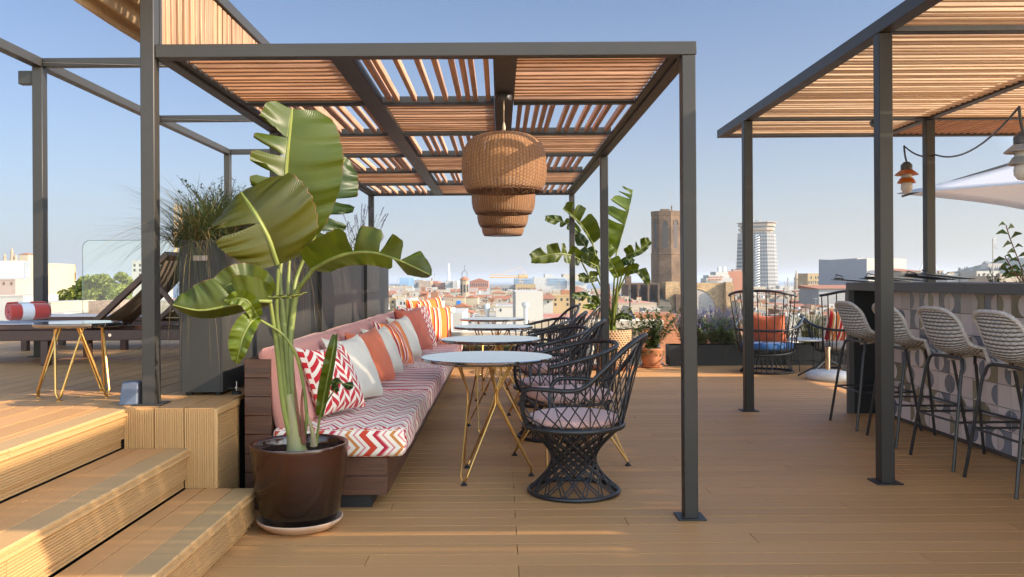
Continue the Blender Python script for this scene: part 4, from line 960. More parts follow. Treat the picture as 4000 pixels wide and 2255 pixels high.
ga=lounger(); ga.location=(-3.06,6.25,ZD); tag(ga,'brown sun lounger with raised back and rolled towel, nearest on the raised deck','sun lounger','sun loungers on the raised deck')
gb=dup(ga,(-3.10,7.65,ZD),None,'brown sun lounger farther back, mostly hidden behind the towel lounger')
def towel():
    b=MB(); y0,y1=-.145,.145
    pts=[]
    for i in range(90):
        a=i/89; th=a*2*PI*3.2; r=.018+.066*a; pts.append((r*math.cos(th),r*math.sin(th)*.94))
    P=[]
    for k in range(13):
        s=k/12; e=1-.05*abs(2*s-1)**6; P.append([(x*e,y0+(y1-y0)*s,z*e) for x,z in pts])
    b.grid(P); o=b.build('rolled_towel',M['towel'],ang=180); md=o.modifiers.new('s','SOLIDIFY'); md.thickness=.011; return o
def towelmat():
    m,t,p=mat('red and white terry towel'); c=t.nodes.new('ShaderNodeTexCoord'); sp=t.nodes.new('ShaderNodeSeparateXYZ'); L(t,c.outputs['Object'],sp.inputs[0])
    f=mth(t,'ADD',mth(t,'DIVIDE',sp.outputs[1],.29),.5)
    cloth(t,p,ramp(t,f,[(0,(.48,.045,.03)),(.42,(.8,.78,.76)),(.72,(.48,.045,.03))]),300); p.inputs['Sheen Weight'].default_value=.5; return m
M['towel']=towelmat(); o=towel(); o.location=(-3.70,6.62,ZD+.308+.086); o.rotation_euler=(0,0,R(140)); tag(o,'rolled towel with red and white bands lying on the near sun lounger','towel')
def glasspane():
    x0,x1,z0,z1=-4.80,-3.78,ZD,1.685; r=.09; b=MB(); pts=[(x1,z0),(x1,z1)]
    for i in range(9): a=PI/2+PI/2*i/8; pts.append((x0+r+r*math.cos(a),z1-r+r*math.sin(a)))
    pts.append((x0,z0)); n=len(pts)
    vs=[(x,9.7,z) for x,z in pts]+[(x,9.712,z) for x,z in pts]
    b.add(vs,[tuple(range(n)),tuple(range(2*n-1,n-1,-1))]+[(i,(i+1)%n,n+(i+1)%n,n+i) for i in range(n)],0)
    m,t,p=mat('clear balustrade glass'); tr=t.nodes.new('ShaderNodeBsdfTransparent'); tr.inputs[0].default_value=(.95,.985,.975,1); gl=t.nodes.new('ShaderNodeBsdfGlossy'); gl.inputs[1].default_value=.01
    fr=t.nodes.new('ShaderNodeFresnel'); mx=t.nodes.new('ShaderNodeMixShader'); o_=[n_ for n_ in t.nodes if n_.type=='OUTPUT_MATERIAL'][0]
    L(t,mth(t,'MULTIPLY',fr.outputs[0],.7),mx.inputs[0]); L(t,tr.outputs[0],mx.inputs[1]); L(t,gl.outputs[0],mx.inputs[2]); L(t,mx.outputs[0],o_.inputs[0])
    th=thing('glass_balustrade','clear glass balustrade pane with rounded top corner at the edge of the raised deck','balustrade',(0,0,0))
    b.build('pane',m,th,smooth=False)
    e=[(x,9.7,z) for x,z in pts[1:]]; MB().tube([V(p_)+V((0,.006,.002)) for p_ in e],.004,5).build('edge',pm('glass edge',(.16,.24,.24),.2),th)
glasspane()
# ================================================================ banana plants
def leafmat(name,col,tr=.37):
    m,t,p=mat(name); uv=t.nodes.new('ShaderNodeUVMap'); sp=t.nodes.new('ShaderNodeSeparateXYZ'); L(t,uv.outputs[0],sp.inputs[0])
    # veins sweep out from the midrib towards the tip
    a=mth(t,'ABSOLUTE',mth(t,'SUBTRACT',sp.outputs[0],.5)); f=mth(t,'SUBTRACT',mth(t,'MULTIPLY',sp.outputs[1],75),mth(t,'MULTIPLY',a,26))
    s1=mth(t,'SINE',mth(t,'MULTIPLY',f,2*PI)); n=N(t,'ShaderNodeTexNoise',Scale=9,Detail=4); L(t,coord(t),n.inputs['Vector'])
    c=mixc(t,n.outputs[0],sc(col,.72),(col[0]*1.35,col[1]*1.2,col[2]*.9)); c=mixc(t,mth(t,'MULTIPLY',mth(t,'ADD',s1,1),.06),c,(col[0]*1.9,col[1]*1.7,col[2]*1.4))
    mid=mth(t,'LESS_THAN',a,.022); c=mixc(t,mid,c,(.36,.36,.06))
    n3=N(t,'ShaderNodeTexNoise',Scale=30,Detail=3); L(t,coord(t),n3.inputs['Vector']); ed=mth(t,'MULTIPLY',mth(t,'GREATER_THAN',mth(t,'ADD',a,mth(t,'MULTIPLY',n3.outputs[0],.03)),.506),mth(t,'GREATER_THAN',n.outputs[0],.45)); c=mixc(t,ed,c,(.16,.085,.03))
    L(t,c,p.inputs['Base Color']); p.inputs['Roughness'].default_value=.33; p.inputs['Specular IOR Level'].default_value=.5
    b=N(t,'ShaderNodeBump',Strength=.22,Distance=.004); L(t,s1,b.inputs['Height']); L(t,b.outputs[0],p.inputs['Normal'])
    add_trans(m,c,tr); return m
M['leaf']=leafmat('banana leaf green',(.060,.088,.005)); M['leafb']=leafmat('banana leaf blue green',(.030,.062,.011)); M['leafy']=leafmat('young banana leaf',(.10,.15,.009),.4); M['leafo']=leafmat('banana leaf olive underside',(.055,.062,.004),.25)
M['stalk']=pm('banana stalk green',(.11,.145,.025),.45,0,.3,3,(3,3,.6),col2=(.22,.25,.06),spec=.4); M['stalkb']=pm('banana stalk base mauve',(.30,.22,.14),.55,0,.3,4,(5,5,.7),col2=(.28,.30,.08))
M['husk']=pm('dry brown husk',(.15,.05,.025),.7,0,.3,12)
EYE=V((0,0,HC))
def leaf(par,mid,wl,wr,aL=10,aR=10,tl=(),tr_=(),m='leaf',r0=.009,prof=None,curl=.0,ns=36,nc=9,roll=0,seed=0,wave=.010):
    """blade along the midrib points; wl/wr = half widths (m) seen from the camera on the left/right of the base-to-tip
    direction; aL/aR fold of each half towards (+) the camera in degrees; tl/tr_ = tears (0..1 along the midrib)"""
    pts=bez(mid,8); rg=random.Random(seed); ph=rg.uniform(0,6)
    def P(s): return lerp_path(pts,min(1,max(0,s)))
    pf=prof or (lambda s: (math.sin(PI*min(1,max(0,s*.93+.05))**.80))**.62)
    b=MB(); uvs=[]
    for side,w_,ang,tears in ((-1,wl,aL,tl),(1,wr,aR,tr_)):
        if w_<=0: continue
        cuts=[0]+sorted(tears)+[1.0]
        for q in range(len(cuts)-1):
            s0,s1=cuts[q],cuts[q+1]; k=max(3,int(ns*(s1-s0))+2); rows=[]
            for i in range(k+1):
                f=i/k; s=s0+(s1-s0)*f; p=P(s); tg=(P(s+.015)-P(s-.015)).normalized(); vw=(EYE-p).normalized()
                lat=tg.cross(vw).normalized(); nr=lat.cross(tg).normalized()
                if nr.dot(vw)<0: nr=-nr
                dirv=lat*side if True else lat
                a=R(ang)+R(roll)*side; d=(dirv*math.cos(a)+nr*math.sin(a))
                wdt=w_*pf(s)
                # bites at the tears
                edge=1.0
                if q>0: edge=min(edge,(f*(s1-s0))/.035+.55)
                if q<len(cuts)-2: edge=min(edge,((1-f)*(s1-s0))/.035+.8)
                wdt*=min(1,edge)*(1+.012*math.sin(s*83+ph)+.010*math.sin(s*151+ph*2)); row=[]
                for j in range(nc+1):
                    c=j/nc; sh=c*c*.30*w_   # veins sweep to the tip
                    pull=0
                    if q>0: pull+=.034*(1-f)*c**1.4
                    if q<len(cuts)-2: pull-=.022*f*c**1.4
                    z=curl*c*c*w_+wave*c*math.sin(s*26+ph+side)+wave*.5*c*math.sin(s*61+ph)+(.02*c*c*(1 if q%2 else -1) if len(cuts)>2 else 0)
                    x=p+d*(wdt*c)+tg*(sh*pf(s)*.6+pull)-nr*(z if curl>=0 else z)
                    row.append(x); uvs.append((.5+side*.5*c,s))
                rows.append(row)
            b.grid(rows)
    o=b.build('leaf',M[m],par,ang=180); put_uv(o,uvs)
    MB().tube(pts,[r0*(1-.8*i/(len(pts)-1))+.001 for i in range(len(pts))],8).build('midrib',M['stalk'],o)
    return o
def stalk(par,pts,r0,r1,m='stalk',name='stalk'):
    r0*=.8; r1*=.85; q=bez(pts,8); n=len(q); return MB().tube(q,[r0+(r1-r0)*i/(n-1) for i in range(n)],10).build(name,M[m],par)
pl=thing('banana_plant','large banana plant with broad glossy leaves in the brown glazed pot','plant')
c4=lambda x,y,Y: at(640+x/1.8145,400+y/1.8145,Y)
c5=lambda x,y,Y: at(900+x/1.815,1100+y/1.815,Y)
# crowded stalks from the soil
Y0=4.10
stalk(pl,[c5(470,1200,Y0),c5(430,950,Y0),c5(395,600,Y0),c5(372,250,Y0),c5(350,-60,4.12),c4(868,960,4.16)],.030,.010)
stalk(pl,[c5(440,1195,Y0),c5(392,850,Y0-.02),c5(350,450,Y0-.04),c5(325,200,4.04),c4(812,1180,4.02)],.026,.010)
stalk(pl,[c5(500,1190,Y0),c5(455,900,Y0),c5(420,520,Y0+.02),c5(440,250,4.14),c5(470,80,4.14),c4(985,1280,4.12),c4(1062,1180,4.10)],.028,.011)
stalk(pl,[c5(480,1195,4.14),c5(440,800,4.16),c5(425,400,4.18),c5(445,100,4.2),c5(480,-60,4.24),c4(1060,960,4.28)],.024,.009)
stalk(pl,[c5(460,1195,4.13),c5(420,800,4.14),c5(405,300,4.15),c5(410,0,4.16),c4(890,1120,4.18)],.022,.008)
stalk(pl,[c5(450,1190,4.08),c5(380,900,4.05),c5(335,520,4.02),c5(300,260,4.0),c5(283,140,3.98)],.020,.009)
stalk(pl,[c5(505,1190,4.08),c5(540,950,4.06),c5(500,640,4.06),c5(440,470,4.02),c5(350,360,4.0),c5(190,262,3.98)],.012,.007)
MB().tube(bez([c5(470,1205,4.09),c5(462,1120,4.09),c5(440,960,4.09),c5(405,800,4.09)],6),[.052,.05,.048,.046,.045,.044,.043,.042,.041,.04,.039,.038,.037,.036,.034,.032,.03,.028,.024],14).build('stem_base',M['stalkb'],pl)
for pts,r in (([c5(520,1150,4.06),c5(510,1000,4.05),c5(505,860,4.05),c5(512,760,4.04)],.013),([c5(500,1100,4.06),c5(478,950,4.06),c5(462,820,4.06),c5(450,640,4.06)],.009)):
    q=bez(pts,5); MB().tube(q,[r*(1-.75*i/(len(q)-1)) for i in range(len(q))],7,flat=.5).build('dry_husk',M['husk'],pl)
q=bez([c5(592,1165,4.04),c5(585,1080,4.03),c5(560,985,4.02),c5(548,935,4.02)],5); MB().tube(q,[.018*(1-.95*i/(len(q)-1)) for i in range(len(q))],8).build('sheath',M['stalkb'],pl)
px=4.12/3300/1.8145*1.0   # metres per crop pixel
# tall upright leaf
leaf(pl,[c4(868,985,4.16),c4(858,720,4.12),c4(862,520,4.10),c4(875,320,4.10),c4(908,45,4.16)],255*px,400*px,18,6,(.30,.46,.62,.76),(),'leaf',.011,lambda s:(max(0,math.sin(PI*(min(1,.10+s*.80))))**.45)*(1 if s<.95 else 1-(s-.95)*5),curl=.10,seed=1,roll=0)
# front leaf showing its olive underside
leaf(pl,[c4(806,1150,4.02),c4(745,970,3.97),c4(660,810,3.95),c4(598,715,3.99),c4(548,640,4.05)],330*px,410*px,14,20,(.5,),(),'leafo',.011,lambda s:math.sin(PI*min(1,.14+s*.80))**.6,curl=.25,seed=2)
# arching leaf to the right
leaf(pl,[c4(1050,1190,4.10),c4(1180,1115,4.02),c4(1330,1068,3.95),c4(1500,1068,3.90),c4(1690,1130,3.86),c4(1885,1222,3.84)],190*px,150*px,22,-50,(.42,.62,.78),(.72,),'leaf',.010,lambda s:math.sin(PI*min(1,.22+s*.78))**.55,curl=.15,seed=3)
# back leaf behind the tall one
leaf(pl,[c4(1050,985,4.30),c4(1130,800,4.34),c4(1190,620,4.38),c4(1240,480,4.42),c4(1292,392,4.46)],170*px,200*px,35,0,(),(.12,.3,.48),'leafb',.009,lambda s:math.sin(PI*min(1,.16+s*.82))**.5,seed=4)
# low left leaf bending over, and the hanging one
leaf(pl,[at(1062,1178,3.98),at(985,1178,3.94),at(890,1196,3.90),at(780,1213,3.88),at(676,1192,3.87)],78*px*1.8,112*px*1.815,-62,10,(),(.36,),'leaf',.008,lambda s:math.sin(PI*min(1,.12+s*.86))**.6,curl=.1,seed=5)
leaf(pl,[at(1050,1165,4.0),at(1010,1120,3.97),at(950,1100,3.94),at(885,1118,3.92),at(835,1170,3.92)],60*px*1.8,70*px*1.8,20,5,(),(),'leaf',.006,seed=8)
leaf(pl,[at(1006,1238,3.97),at(978,1262,3.92),at(952,1310,3.90),at(935,1370,3.90),at(924,1420,3.92)],44*px*1.8,52*px*1.8,40,15,(),(),'leafy',.006,curl=.2,seed=6)
leaf(pl,[at(1006,1238,3.96),at(985,1200,3.92),at(962,1172,3.90),at(925,1165,3.89),at(880,1180,3.89)],34*px*1.8,38*px*1.8,30,30,(),(),'leafy',.005,seed=7)
leaf(pl,[at(1050,1160,3.9),at(1100,1160,3.88),at(1150,1154,3.88),at(1200,1142,3.9)],7*px*1.8,10*px*1.8,20,20,(),(),'leafo',.004,seed=9)
# young rolled leaf in front of the first pillow
stalk(pl,[c5(612,1150,4.05),c5(628,1000,4.04),c5(660,880,4.03)],.009,.006)
leaf(pl,[c5(640,950,4.03),c5(672,780,4.0),c5(708,600,3.98),c5(735,450,3.98),c5(745,378,4.0)],62*px,52*px,30,55,(),(),'leaf',.006,lambda s:math.sin(PI*min(1,.1+s*.87))**.45,seed=10)
stalk(pl,[c5(640,930,4.03),c5(690,840,4.0),c5(740,768,3.98)],.006,.004)
leaf(pl,[c5(735,775,3.98),c5(760,720,3.97),c5(800,722,3.96),c5(870,745,3.96)],30*px,38*px,10,10,(.6,),(.5,),'leafb',.003,seed=11)
# ---- far banana plant
pb_=thing('banana_plant','far banana plant with torn leaves in the dimpled terracotta pot','plant')
d2=lambda x,y,Y: at(2050+x/2.64,700+y/2.64,Y)
k2=11.3/3300/2.64; YB=11.3
base=V((1.50,11.35,.47))
def fl(mid,wl,wr,aL,aR,tl=(),tr_=(),m='leaf',seed=0,st=None):
    n=len(mid)
    leaf(pb_,[d2(x,y,Y) for x,y,Y in mid],wl*k2,wr*k2,aL,aR,tl,tr_,m,.012,lambda s:math.sin(PI*min(1,.14+s*.8))**.5,seed=seed,ns=26,nc=6,wave=.02,curl=.1)
    p=d2(*mid[0]); b0_=base+V((rnd(-.07,.07),rnd(-.07,.07),0)); mm=b0_.lerp(p,.55); mm.x=b0_.x*.55+p.x*.45*1+ (0); mm.z+=.05
    stalk(pb_,[b0_,b0_.lerp(mm,.6)+V((0,0,.03)),mm,p],.024,.012)
random.seed(9)
fl([(945,760,11.3),(1000,560,11.25),(1065,320,11.2),(1112,110,11.2)],215,14,8,40,(.45,.66,.86,.93),(),'leafy',31)
fl([(700,665,11.2),(620,520,11.1),(520,400,11.05),(395,300,11.0)],30,150,50,8,(),(.55,.8),'leaf',32)
fl([(580,840,11.2),(470,785,11.1),(330,768,11.0),(180,795,10.95),(66,822,10.9)],95,110,20,15,(.4,),(.32,.45,.7),'leaf',33)
fl([(560,560,11.5),(480,480,11.5),(350,430,11.5),(212,402,11.5)],60,55,20,0,(.4,.6),(.5,),'leaf',34)
fl([(1050,790,11.2),(1120,760,11.1),(1200,720,11.1),(1295,640,11.1)],95,50,15,20,(.38,.6),(),'leaf',35)
fl([(1040,990,11.1),(1090,945,11.0),(1180,945,10.95),(1270,1085,10.9)],70,42,25,25,(.5,),(),'leaf',36)
fl([(960,1010,11.0),(920,920,10.95),(870,820,10.95),(835,690,11.0)],60,105,20,15,(),(.6,),'leafy',37)
fl([(740,1010,11.1),(690,1010,11.0),(620,1020,11.0),(556,1018,10.95)],58,62,20,15,(),(.5,),'leaf',38)
fl([(745,900,11.2),(690,870,11.1),(640,840,11.1),(580,822,11.1)],45,90,20,10,(),(),'leaf',39)
fl([(745,1290,11.0),(690,1230,10.9),(600,1205,10.85),(490,1200,10.8)],55,45,10,20,(.5,.7),(.4,),'leafb',40)
fl([(780,1350,11.0),(720,1330,10.9),(660,1318,10.9),(598,1318,10.85)],28,36,25,15,(),(),'leafy',41)
fl([(740,780,11.4),(660,740,11.4),(590,640,11.4),(540,560,11.4)],70,60,10,10,(.5,),(.4,),'leafb',42)
fl([(880,1440,11.0),(860,1400,10.95),(845,1300,10.95)],50,40,20,20,(),(),'leafb',43)
fl([(940,1440,11.0),(990,1410,10.95),(1060,1420,10.95),(1110,1450,10.95)],35,35,20,20,(),(),'leafb',44)
fl([(990,860,11.0),(1040,830,10.95),(1090,830,10.95),(1130,850,10.95)],28,70,20,30,(),(),'leafb',45)
for pts,r in (([(845,1180),(850,1300),(860,1420)],.03),([(860,1080),(872,1250),(880,1420)],.02)):
    q=[d2(x,y,11.1) for x,y in pts]; MB().tube(bez(q,4),r,8).build('dry_husk',M['husk'],pb_)
# ================================================================ grasses, lavender, shrubs
def blades(b,c,n,h,spread,droop,wid,rg,base=.05,seg=5,mi=0,basey=None):
    for _ in range(n):
        a=rg.uniform(0,2*PI); r=base*rg.random()**.5; hh=h*rg.uniform(.45,1.1); sp=spread*rg.uniform(.2,1.1); dr=droop*rg.uniform(.2,1.2)
        p0=V(c)+V((r*math.cos(a),(basey or 1)*r*math.sin(a),0)) if basey is None else V(c)+V((rg.uniform(-base,base),rg.uniform(-basey,basey),0))
        d=V((math.cos(a+rg.uniform(-.6,.6)),math.sin(a+rg.uniform(-.6,.6)),0)); sd=V((-d.y,d.x,0)); pts=[]
        for i in range(seg+1):
            s=i/seg; pts.append(p0+d*(sp*s**1.4)+V((0,0,hh*s*(1-.25*s)-dr*s**2.6))+sd*(rg.uniform(-.004,.004)+.02*math.sin(s*3+a)*s))
        vs=[];fs=[]
        for i,p in enumerate(pts):
            w_=wid*(1-(i/seg)**1.5*.95); vs+=[p-sd*w_,p+sd*w_]
        for i in range(seg): fs.append((2*i,2*i+1,2*i+3,2*i+2))
        b.add(vs,fs,mi)
def gmat(name,col,isl=.35,tr=.25): return pm(name,col,.6,0,.2,8,island=isl,trans=tr)
M['grass']=gmat('blue green grass blades',(.085,.115,.045)); M['straw']=gmat('straw coloured grass blades',(.36,.24,.10)); M['sprig']=gmat('dark shrub leaves',(.06,.095,.025)); M['sprigst']=pm('shrub twig',(.10,.09,.05),.8); M['grey']=gmat('grey green leaves',(.34,.40,.26),tr=.4); M['lav']=gmat('lavender flowers',(.19,.16,.30),.3)
def grass(label,c,n,h,spread,droop,wid,seed,base=.09,basey=None,straw=.15,group=None,name='ornamental_grass',cat='plant'):
    rg=random.Random(seed); t=thing(name,label,cat,c,0,group); b=MB(); blades(b,(0,0,0),int(n*(1-straw)),h,spread,droop,wid,rg,base,5,0,basey)
    b.build('green_blades',M['grass'],t,ang=180); b=MB(); blades(b,(0,0,0),max(3,int(n*straw)),h*1.05,spread*1.1,droop*1.1,wid*.9,rg,base,5,0,basey); b.build('dry_blades',M['straw'],t,ang=180); return t
grass('spiky blue green grass spilling over the front of the near grey planter',(-1.62,4.74,1.37),1700,.56,.46,.18,.0023,1,.09,.15)
t=grass('thin trailing grass hanging down the face of the near grey planter',(-1.63,4.60,1.40),130,.14,.30,.66,.0019,2,.10,.05,.35)
grass('mixed dry and green grass halfway along the near grey planter',(-1.60,5.5,1.37),1100,.45,.36,.30,.0026,3,.10,.4,.3)
grass('tawny trailing grass hanging over the end of the near grey planter',(-1.56,6.35,1.37),170,.22,.22,.5,.003,4,.08,.25,.7)
def sprigs(label,c,n,h,spread,seed,lsize,bx=.04,name='shrub',m='sprig',nl=26,flower=None,group=None,cat='shrub',droop=0,basey=None,wire=True):
    rg=random.Random(seed); t=thing(name,label,cat,c,0,group); b=MB(); g=MB(); f=MB()
    for _ in range(n):
        a=rg.uniform(0,2*PI); hh=h*rg.uniform(.45,1.05); sp=spread*rg.uniform(.1,1.0); p0=V((rg.uniform(-bx,bx),rg.uniform(-(basey or .04),basey or .04),0)); d=V((math.cos(a),math.sin(a),0))
        pts=[p0+d*(sp*s**1.2)+V((0,0,hh*s-droop*s*s))+V((rg.uniform(-.01,.01),rg.uniform(-.01,.01),0)) for s in (0,.25,.5,.75,1)]
        g.tube(pts,.0017,4)
        for k in range(nl):
            s=rg.uniform(.12,1); p=lerp_path(pts,s); aa=rg.uniform(0,2*PI); e=rg.uniform(-.3,.9); dv=V((math.cos(aa)*math.cos(e),math.sin(aa)*math.cos(e),math.sin(e))); sd=dv.cross(V((0,0,1))).normalized() if abs(dv.z)<.95 else V((1,0,0))
            l=lsize*rg.uniform(.6,1.2); w_=l*.2; tip=p+dv*l; md=p+dv*l*.5+V((0,0,l*.06))
            b.add([p,md-sd*w_,tip,md+sd*w_],[(0,1,2,3)])
        if flower and rg.random()<.8:
            top=pts[-1]; 
            for k in range(12):
                q=top+(pts[-1]-pts[-2]).normalized()*(k*.009)+V((rg.uniform(-.006,.006),rg.uniform(-.006,.006),0)); r=.006
                f.add([q+V((r,0,0)),q+V((0,r,0)),q+V((-r,0,0)),q+V((0,-r,0)),q+V((0,0,r*1.4)),q-V((0,0,r))],[(0,1,4),(1,2,4),(2,3,4),(3,0,4),(1,0,5),(2,1,5),(3,2,5),(0,3,5)])
    b.build('leaves',M[m],t,ang=180); g.build('stems',M['sprigst'],t)
    if flower: f.build('flowers',M[flower],t)
    return t
grass('long arching grass leaning left out of the near grey planter past the tall post',(-1.70,4.66,1.39),480,.40,.75,.34,.0021,41,.08,.08,.2)
sprigs('dark fine leaved shrub rising from the near grey planter behind the grass',(-1.64,5.15,1.37),70,.42,.34,5,.026,nl=60)
sprigs('dense dark shrub spilling over the planter beside the banana leaves',(-1.60,5.95,1.37),60,.36,.32,6,.03,nl=40)
sprigs('dark rosemary like shrub in the middle grey planter',(-1.60,8.0,1.37),50,.36,.3,7,.03,nl=40,basey=.3)
sprigs('purple flowering sage spikes standing in the far grey planter',(-1.62,9.9,1.36),40,.62,.28,8,.024,nl=26,flower='lav',basey=.3)
sprigs('low spiky dark shrub at the end of the far grey planter',(-1.60,10.9,1.36),44,.22,.24,9,.035,nl=36,basey=.3)
sprigs('grey green lavender bush in the low planter, taller and leafier',(2.72,11.88,.27),170,.42,.26,10,.045,bx=.17,m='grey',nl=60,flower='lav',name='lavender',cat='plant')
sprigs('lavender bush full of pale purple flower spikes, left of the blue lounge chair',(3.12,11.88,.27),150,.44,.26,11,.04,bx=.17,m='grey',nl=40,flower='lav',name='lavender',cat='plant')
grass('trailing grass drooping over the low planter behind the blue lounge chair',(3.40,11.85,.27),200,.40,.34,.30,.003,12,.12)
sprigs('leafy green shrub in the low planter between the two lounge chairs',(3.98,11.9,.27),50,.55,.28,13,.035,m='grass',nl=34)
grass('tall pale grass in the low planter between the lounge chairs',(4.35,11.86,.27),330,.85,.30,.12,.003,14,.16)
grass('tall pale grass in the low planter behind the bar end',(4.95,11.86,.27),260,.80,.34,.12,.003,15,.16)
for i,(x,h,sd) in enumerate(((-.95,.30,16),(-.40,.34,17),(.10,.30,18),(.55,.28,19))):
    grass(('wispy dry grass in the far low planter beside the bench end','wispy dry grass in the far low planter just right of the galvanised vent','green tufted grass in the far low planter behind the far table','wispy grass in the far low planter behind the last woven chairs')[i],(x,11.86,.25),150,h,.28,.14,.0026,sd,.2,None,.4 if i!=2 else .05)
sprigs('spreading oleander like shrub with olive leaves in the squat terracotta pot',(P3.x,P3.y,.22),40,.60,.55,20,.075,nl=40,m='sprig')
sprigs('fine leaved green plant trailing over the rim of the squat terracotta pot',(P3.x,P3.y,.24),60,.16,.30,21,.028,name='trailing_plant',m='grass',nl=44,cat='plant',droop=.2)
t=sprigs('dark broad leaved potted sprig standing behind the cruets at the picture edge',(4.0,6.05,1.165),1,.1,.02,22,.01,name='leafy_sprig',cat='plant',nl=2)
b=MB(); rg=random.Random(5)
TW=[[(4000,1105),(3990,1050),(3968,990),(3945,930),(3930,880)],[(3990,1105),(3960,1060),(3935,1020),(3925,1000)],[(4004,1110),(3985,1080),(3950,1065),(3930,1060)]]
st_=MB()
for tw in TW:
    pts=[at(u,v,6.05)-V((4.0,6.05,1.165)) for u,v in tw]; st_.tube(bez(pts,4),.004,5)
    for k in range(11 if tw is TW[0] else 6):
        s=.2+.8*k/10 if tw is TW[0] else .4+.6*k/5; p=lerp_path(pts,s); sg=1 if k%2 else -1
        dv=V((sg*rg.uniform(.5,1),rg.uniform(-.4,.4),rg.uniform(-.1,.5))).normalized(); l=rg.uniform(.06,.10); sd=dv.cross(V((0,1,.3))).normalized(); w_=l*.24
        m_=p+dv*l*.5+V((0,0,.012)); b.add([p,m_-sd*w_*.8,p+dv*l*.8-sd*w_*.5-V((0,0,.006)),p+dv*l-V((0,0,.02)),p+dv*l*.8+sd*w_*.5-V((0,0,.006)),m_+sd*w_*.8],[(0,1,2,3,4,5)])
b.build('broad_leaves',M['sprig'],t,smooth=False); st_.build('twigs',M['husk'],t)
grass('long strappy green blades leaning behind the bar near the right edge',(3.98,6.3,1.0),26,.42,.35,.12,.006,23,.03,None,.05)
sprigs('small green herb with round leaves on the back of the bar',(3.95,6.72,1.12),12,.16,.10,24,.03,name='potted_herb',m='grass',nl=12,cat='plant')
sprigs('small white flowering herb on the back of the bar, nearer the cruets',(3.98,6.45,1.12),10,.16,.10,25,.028,name='potted_herb',m='leafherb' if 'leafherb' in M else 'grey',nl=12,cat='plant')
# ================================================================ city
ZG=-30.0
o=MB().box((-9000,14,ZG-.5),(9000,1500,ZG)); tag(o.build('ground',pm('city ground',(.30,.27,.24),.9)),None,kind='structure')
o=MB().box((-30000,1501,ZG-3),(30000,52000,ZG-2)); tag(o.build('sea',pm('sea water',(.05,.10,.17),.3,bump=.3,bscale=.05)),None,kind='structure')
PLC={'white':(.42,.395,.35),'cream':(.40,.335,.235),'beige':(.36,.295,.225),'ochre':(.38,.27,.14),'grey':(.28,.27,.26),'pink':(.40,.30,.25),'brick':(.30,.14,.075),'terracotta':(.36,.15,.08),'tan':(.34,.25,.17)}
CM={k:pm(k+' city plaster',v,.9,0,.10,.35,bump=.1,bscale=3,col2=sc(v,1.06)) for k,v in PLC.items()}
M['tiles']=pm('terracotta roof tiles',(.31,.125,.065),.9,0,.3,2.5,(1,6,1)); M['roofgrey']=pm('grey roof felt',(.33,.31,.29),.9,0,.2,1); M['roofred']=pm('red roof paving',(.42,.17,.11),.9,0,.2,1)
M['win']=pm('dark window glass',(.035,.042,.05),.15); M['shut']=pm('brown shutter',(.16,.10,.06),.6); M['acw']=pm('white equipment casing',(.62,.62,.60),.6); M['galv']=pm('galvanised steel',(.46,.48,.48),.45,.6,.1,4); M['antm']=pm('antenna metal',(.30,.28,.26),.5,.5)
WBOX=MB().box((-.5,-.06,0),(.5,.02,1)).build('w0',M['win']); wmesh=WBOX.data; bpy.data.objects.remove(WBOX)
WB2=MB().box((-.5,-.06,0),(.5,.02,1)).build('w1',M['shut']); wmesh2=WB2.data; bpy.data.objects.remove(WB2)
def window(par,x,y,z,w_,h,me=None):
    o=bpy.data.objects.new('window',me or wmesh); COL.objects.link(o); o.parent=par; o.location=(x,y,z); o.scale=(w_,max(.3,w_),h); return o
def antenna(par,x,y,z,h,rg):
    b=MB().tube([(x,y,z),(x,y,z+h)],h*.016,4); a=rg.uniform(0,3)
    for k in range(5):
        zz=z+h*(.97); q=-.5+k*.25; d=V((math.cos(a),math.sin(a),0)); p=V((x,y,zz))+d*q*h*.35; s=V((-d.y,d.x,0))*(.12*h)*(.8+.1*k); b.tube([p-s,p+s],.0085*h,3)
    b.tube([V((x,y,z+h*.97))-V((math.cos(a),math.sin(a),0))*h*.2,V((x,y,z+h*.97))+V((math.cos(a),math.sin(a),0))*h*.2],.010*h,3); b.build('antenna',M['antm'],par)
